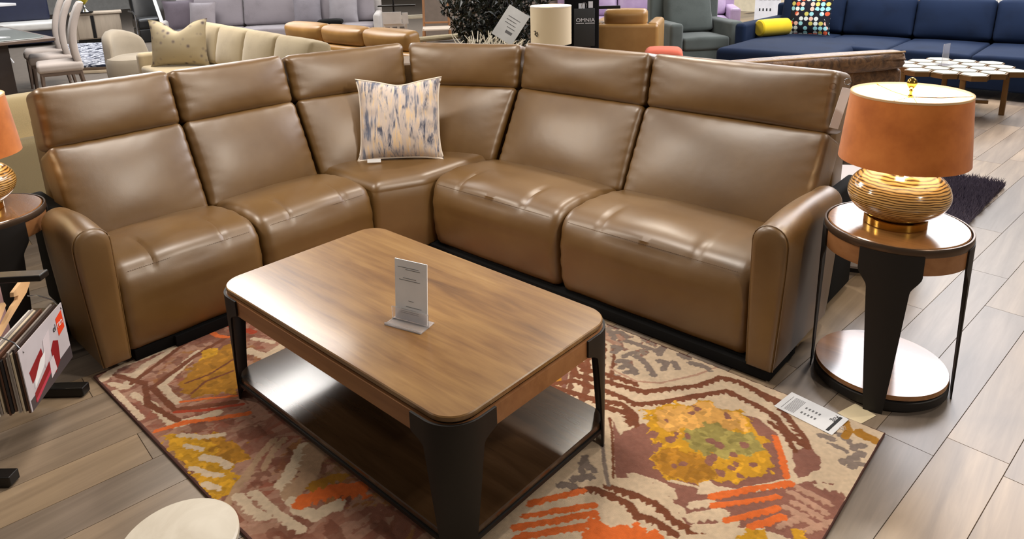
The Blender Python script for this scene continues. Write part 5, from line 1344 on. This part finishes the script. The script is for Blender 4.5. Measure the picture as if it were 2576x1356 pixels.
# sample spines on the wall shelf behind the navy sofa
sx_ = thing('sample_shelf', 'long white wall shelf holding rows of fabric books behind the navy sectional', 'shelf', (-1.0, 10.75, 0))
for z_ in (.0, .50, 1.02): part('shelf_board', box(-1.75, 2.0, -.15, .2, z_, z_ + .03, .003), WHITE, sx_)
part('rear_panel', box(-1.75, 2.0, .2, .22, 0, 1.5), WALLM, sx_)
cols = [(225, 222, 214), (190, 184, 174), (120, 112, 108), (60, 58, 62), (206, 190, 164), (150, 120, 96), (212, 150, 50), (90, 96, 110)]
bkm = [plain('book_spine_%d' % i, c, .7) for i, c in enumerate(cols)]
bm0 = {}
x = -1.70; i = 0; rs = random.Random(8)
while x < .62 + .4:
    wd = rs.choice((.022, .030, .040)); mt = rs.randrange(len(cols)) if rs.random() > .45 else rs.choice((0, 1))
    if x > .1 and rs.random() < .12: mt = 6
    key = (wd, mt)
    if key not in bm0:
        o = part('sample_book', box(0, wd - .003, -.12, .14, 0, .36, .002), bkm[mt], None, smooth=False); bm0[key] = o; 
    else:
        o = bm0[key].copy(); C.objects.link(o)
    o.location = (-1.0 + x, 10.75, .5315); tag(o, ('white', 'pale grey', 'dark grey', 'near-black', 'beige', 'brown', 'orange', 'slate blue')[mt] + ' upright fabric sample book in the row behind the navy sectional', 'book', 'sample books behind the navy sectional'); x += wd; i += 1
# ------------------------------------------------------------------ honeycomb table
hx = thing('honeycomb_table', 'round coffee table of hexagonal pale stone cells in bronze frames before the navy sectional', 'table', (-1.33, 7.62, 0))
STN = plain('pale_stone_inlay', (158, 158, 146), .45, 0, .4, 0); rh = .122
def hexo(cx, cy, r, j=0): return [(cx + r * math.cos(R(60 * k + 30)), cy + r * math.sin(R(60 * k + 30))) for k in range(6)]
for i in range(-4, 5):
    for j in range(-4, 5):
        cx = (i + .5 * (j % 2)) * rh * 1.80; cy = j * rh * 1.57
        if cx * cx + cy * cy > .56 ** 2: continue
        jx = .010 * math.sin(i * 7 + j * 3); o = part('cell_frame', prism(hexo(cx, cy, rh), .395, .438), BRONZE, hx, smooth=False)
        part('stone_inlay', prism(hexo(cx, cy, rh - .016 + jx * .3), .436, .444, .002), STN, o, smooth=False)
for a in (20, 110, 200, 290):
    c_, s_2 = math.cos(R(a)), math.sin(R(a)); part('leg', box(c_ * .42 - .022, c_ * .42 + .022, s_2 * .42 - .022, s_2 * .42 + .022, 0, .397, .003), BRONZE, hx)
part('stretcher', G().add(*box(-.30, .30, -.015, .015, .10, .13), M=RZ(R(20))).add(*box(-.30, .30, -.015, .015, .10, .13), M=RZ(R(110))), BRONZE, hx, smooth=False)
hs_ = thing('price_stand', 'clear acrylic sign stand on the honeycomb table', 'sign', (-1.42, 7.62, .4455), R(70)); part('panel', box(-.05, .05, -.002, .002, 0, .20), ACR, hs_, smooth=False); part('foot', box(-.06, .06, -.05, .05, 0, .004), ACR, hs_, smooth=False)
# bronze patterned loveseat seen from behind
BZ = N('bronze_brocade'); set_b(BZ, .45, 0, .5, 0, .3); bn_ = BZ.noise(BZ.coords(), 16, 5, .65, 1.0); BZ.l(BZ.ramp(bn_, [(.35, srgb(84, 56, 30)), (.52, srgb(134, 94, 54)), (.64, srgb(160, 118, 74)), (.75, srgb(100, 70, 58))]), BZ.b.inputs['Base Color']); BZ.bump(bn_, .5, .01)
lv = thing('bronze_loveseat', 'bronze brocade loveseat seen from behind, right of the sofa headrests', 'sofa', (-2.02, 5.38, 0), math.atan2(1.0, .69) )
part('back_panel', box(-.85, .62, -.44, -.34, .12, .70, .03), BZ.m, lv); part('top_roll', G().add(*puff(1.47, .15, .13, .05, (0, .015, .01), 10, 2, .01), M=T(-.115, -.40, .765)), BZ.m, lv)
part('cream_piping', tube([(-.84, -.46, .826), (.60, -.46, .826)], .007, 6), plain('tan_piping', (214, 176, 130), .6), lv)
part('arm', box(.50, .64, -.36, .40, .12, .60, .04), BZ.m, lv); part('arm', box(-.85, -.72, -.36, .40, .12, .60, .04), BZ.m, lv); part('seat', box(-.72, .50, -.34, .38, .14, .44, .05), BZ.m, lv)
for x_ in (-.75, .53):
    for y_ in (-.38, .32): part('leg', box(x_ - .025, x_ + .025, y_ - .025, y_ + .025, 0, .125, .003), BLK, lv)
# pale ottoman between sofa and loveseat
ot = thing('round_ottoman', 'pale grey drum ottoman between the sofa end and the end table lamp', 'ottoman', (-1.02, 3.79, 0))
OTF = fabric('pale_lilac_grey_fabric', (190, 182, 180), .1)
part('drum', lathe([(.001, .03), (.30, .03), (.32, .05), (.325, .34), (.31, .385), (.27, .40), (.001, .405)], 48), OTF, ot); part('foot_ring', lathe([(.001, 0), (.28, 0), (.28, .03), (.001, .03)], 36), BLK, ot)
# dark shaggy rug
sr = thing('shag_rug', 'dark charcoal shaggy rug on the floor behind the end table lamp', 'rug', (-.93, 4.95, 0), R(-3))
SHG = plain('charcoal_shag', (104, 96, 110), .95, 0, .1)
part('backing', box(-.36, .32, -.52, .52, 0, .012), SHG, sr, smooth=False)
g = G(); rs = random.Random(4)
for i in range(9000):
    x_, y_ = rs.uniform(-.37, .33), rs.uniform(-.53, .53); h = rs.uniform(.03, .055); dx, dy = rs.uniform(-.03, .03), rs.uniform(-.03, .03)
    g.add([(x_ - .004, y_, .01), (x_ + .004, y_, .01), (x_ + dx, y_ + dy, .01 + h)], [(0, 1, 2)])
o = part('shag_pile', g, SHG, sr, smooth=False); o['kind'] = 'stuff'
stuffprints()
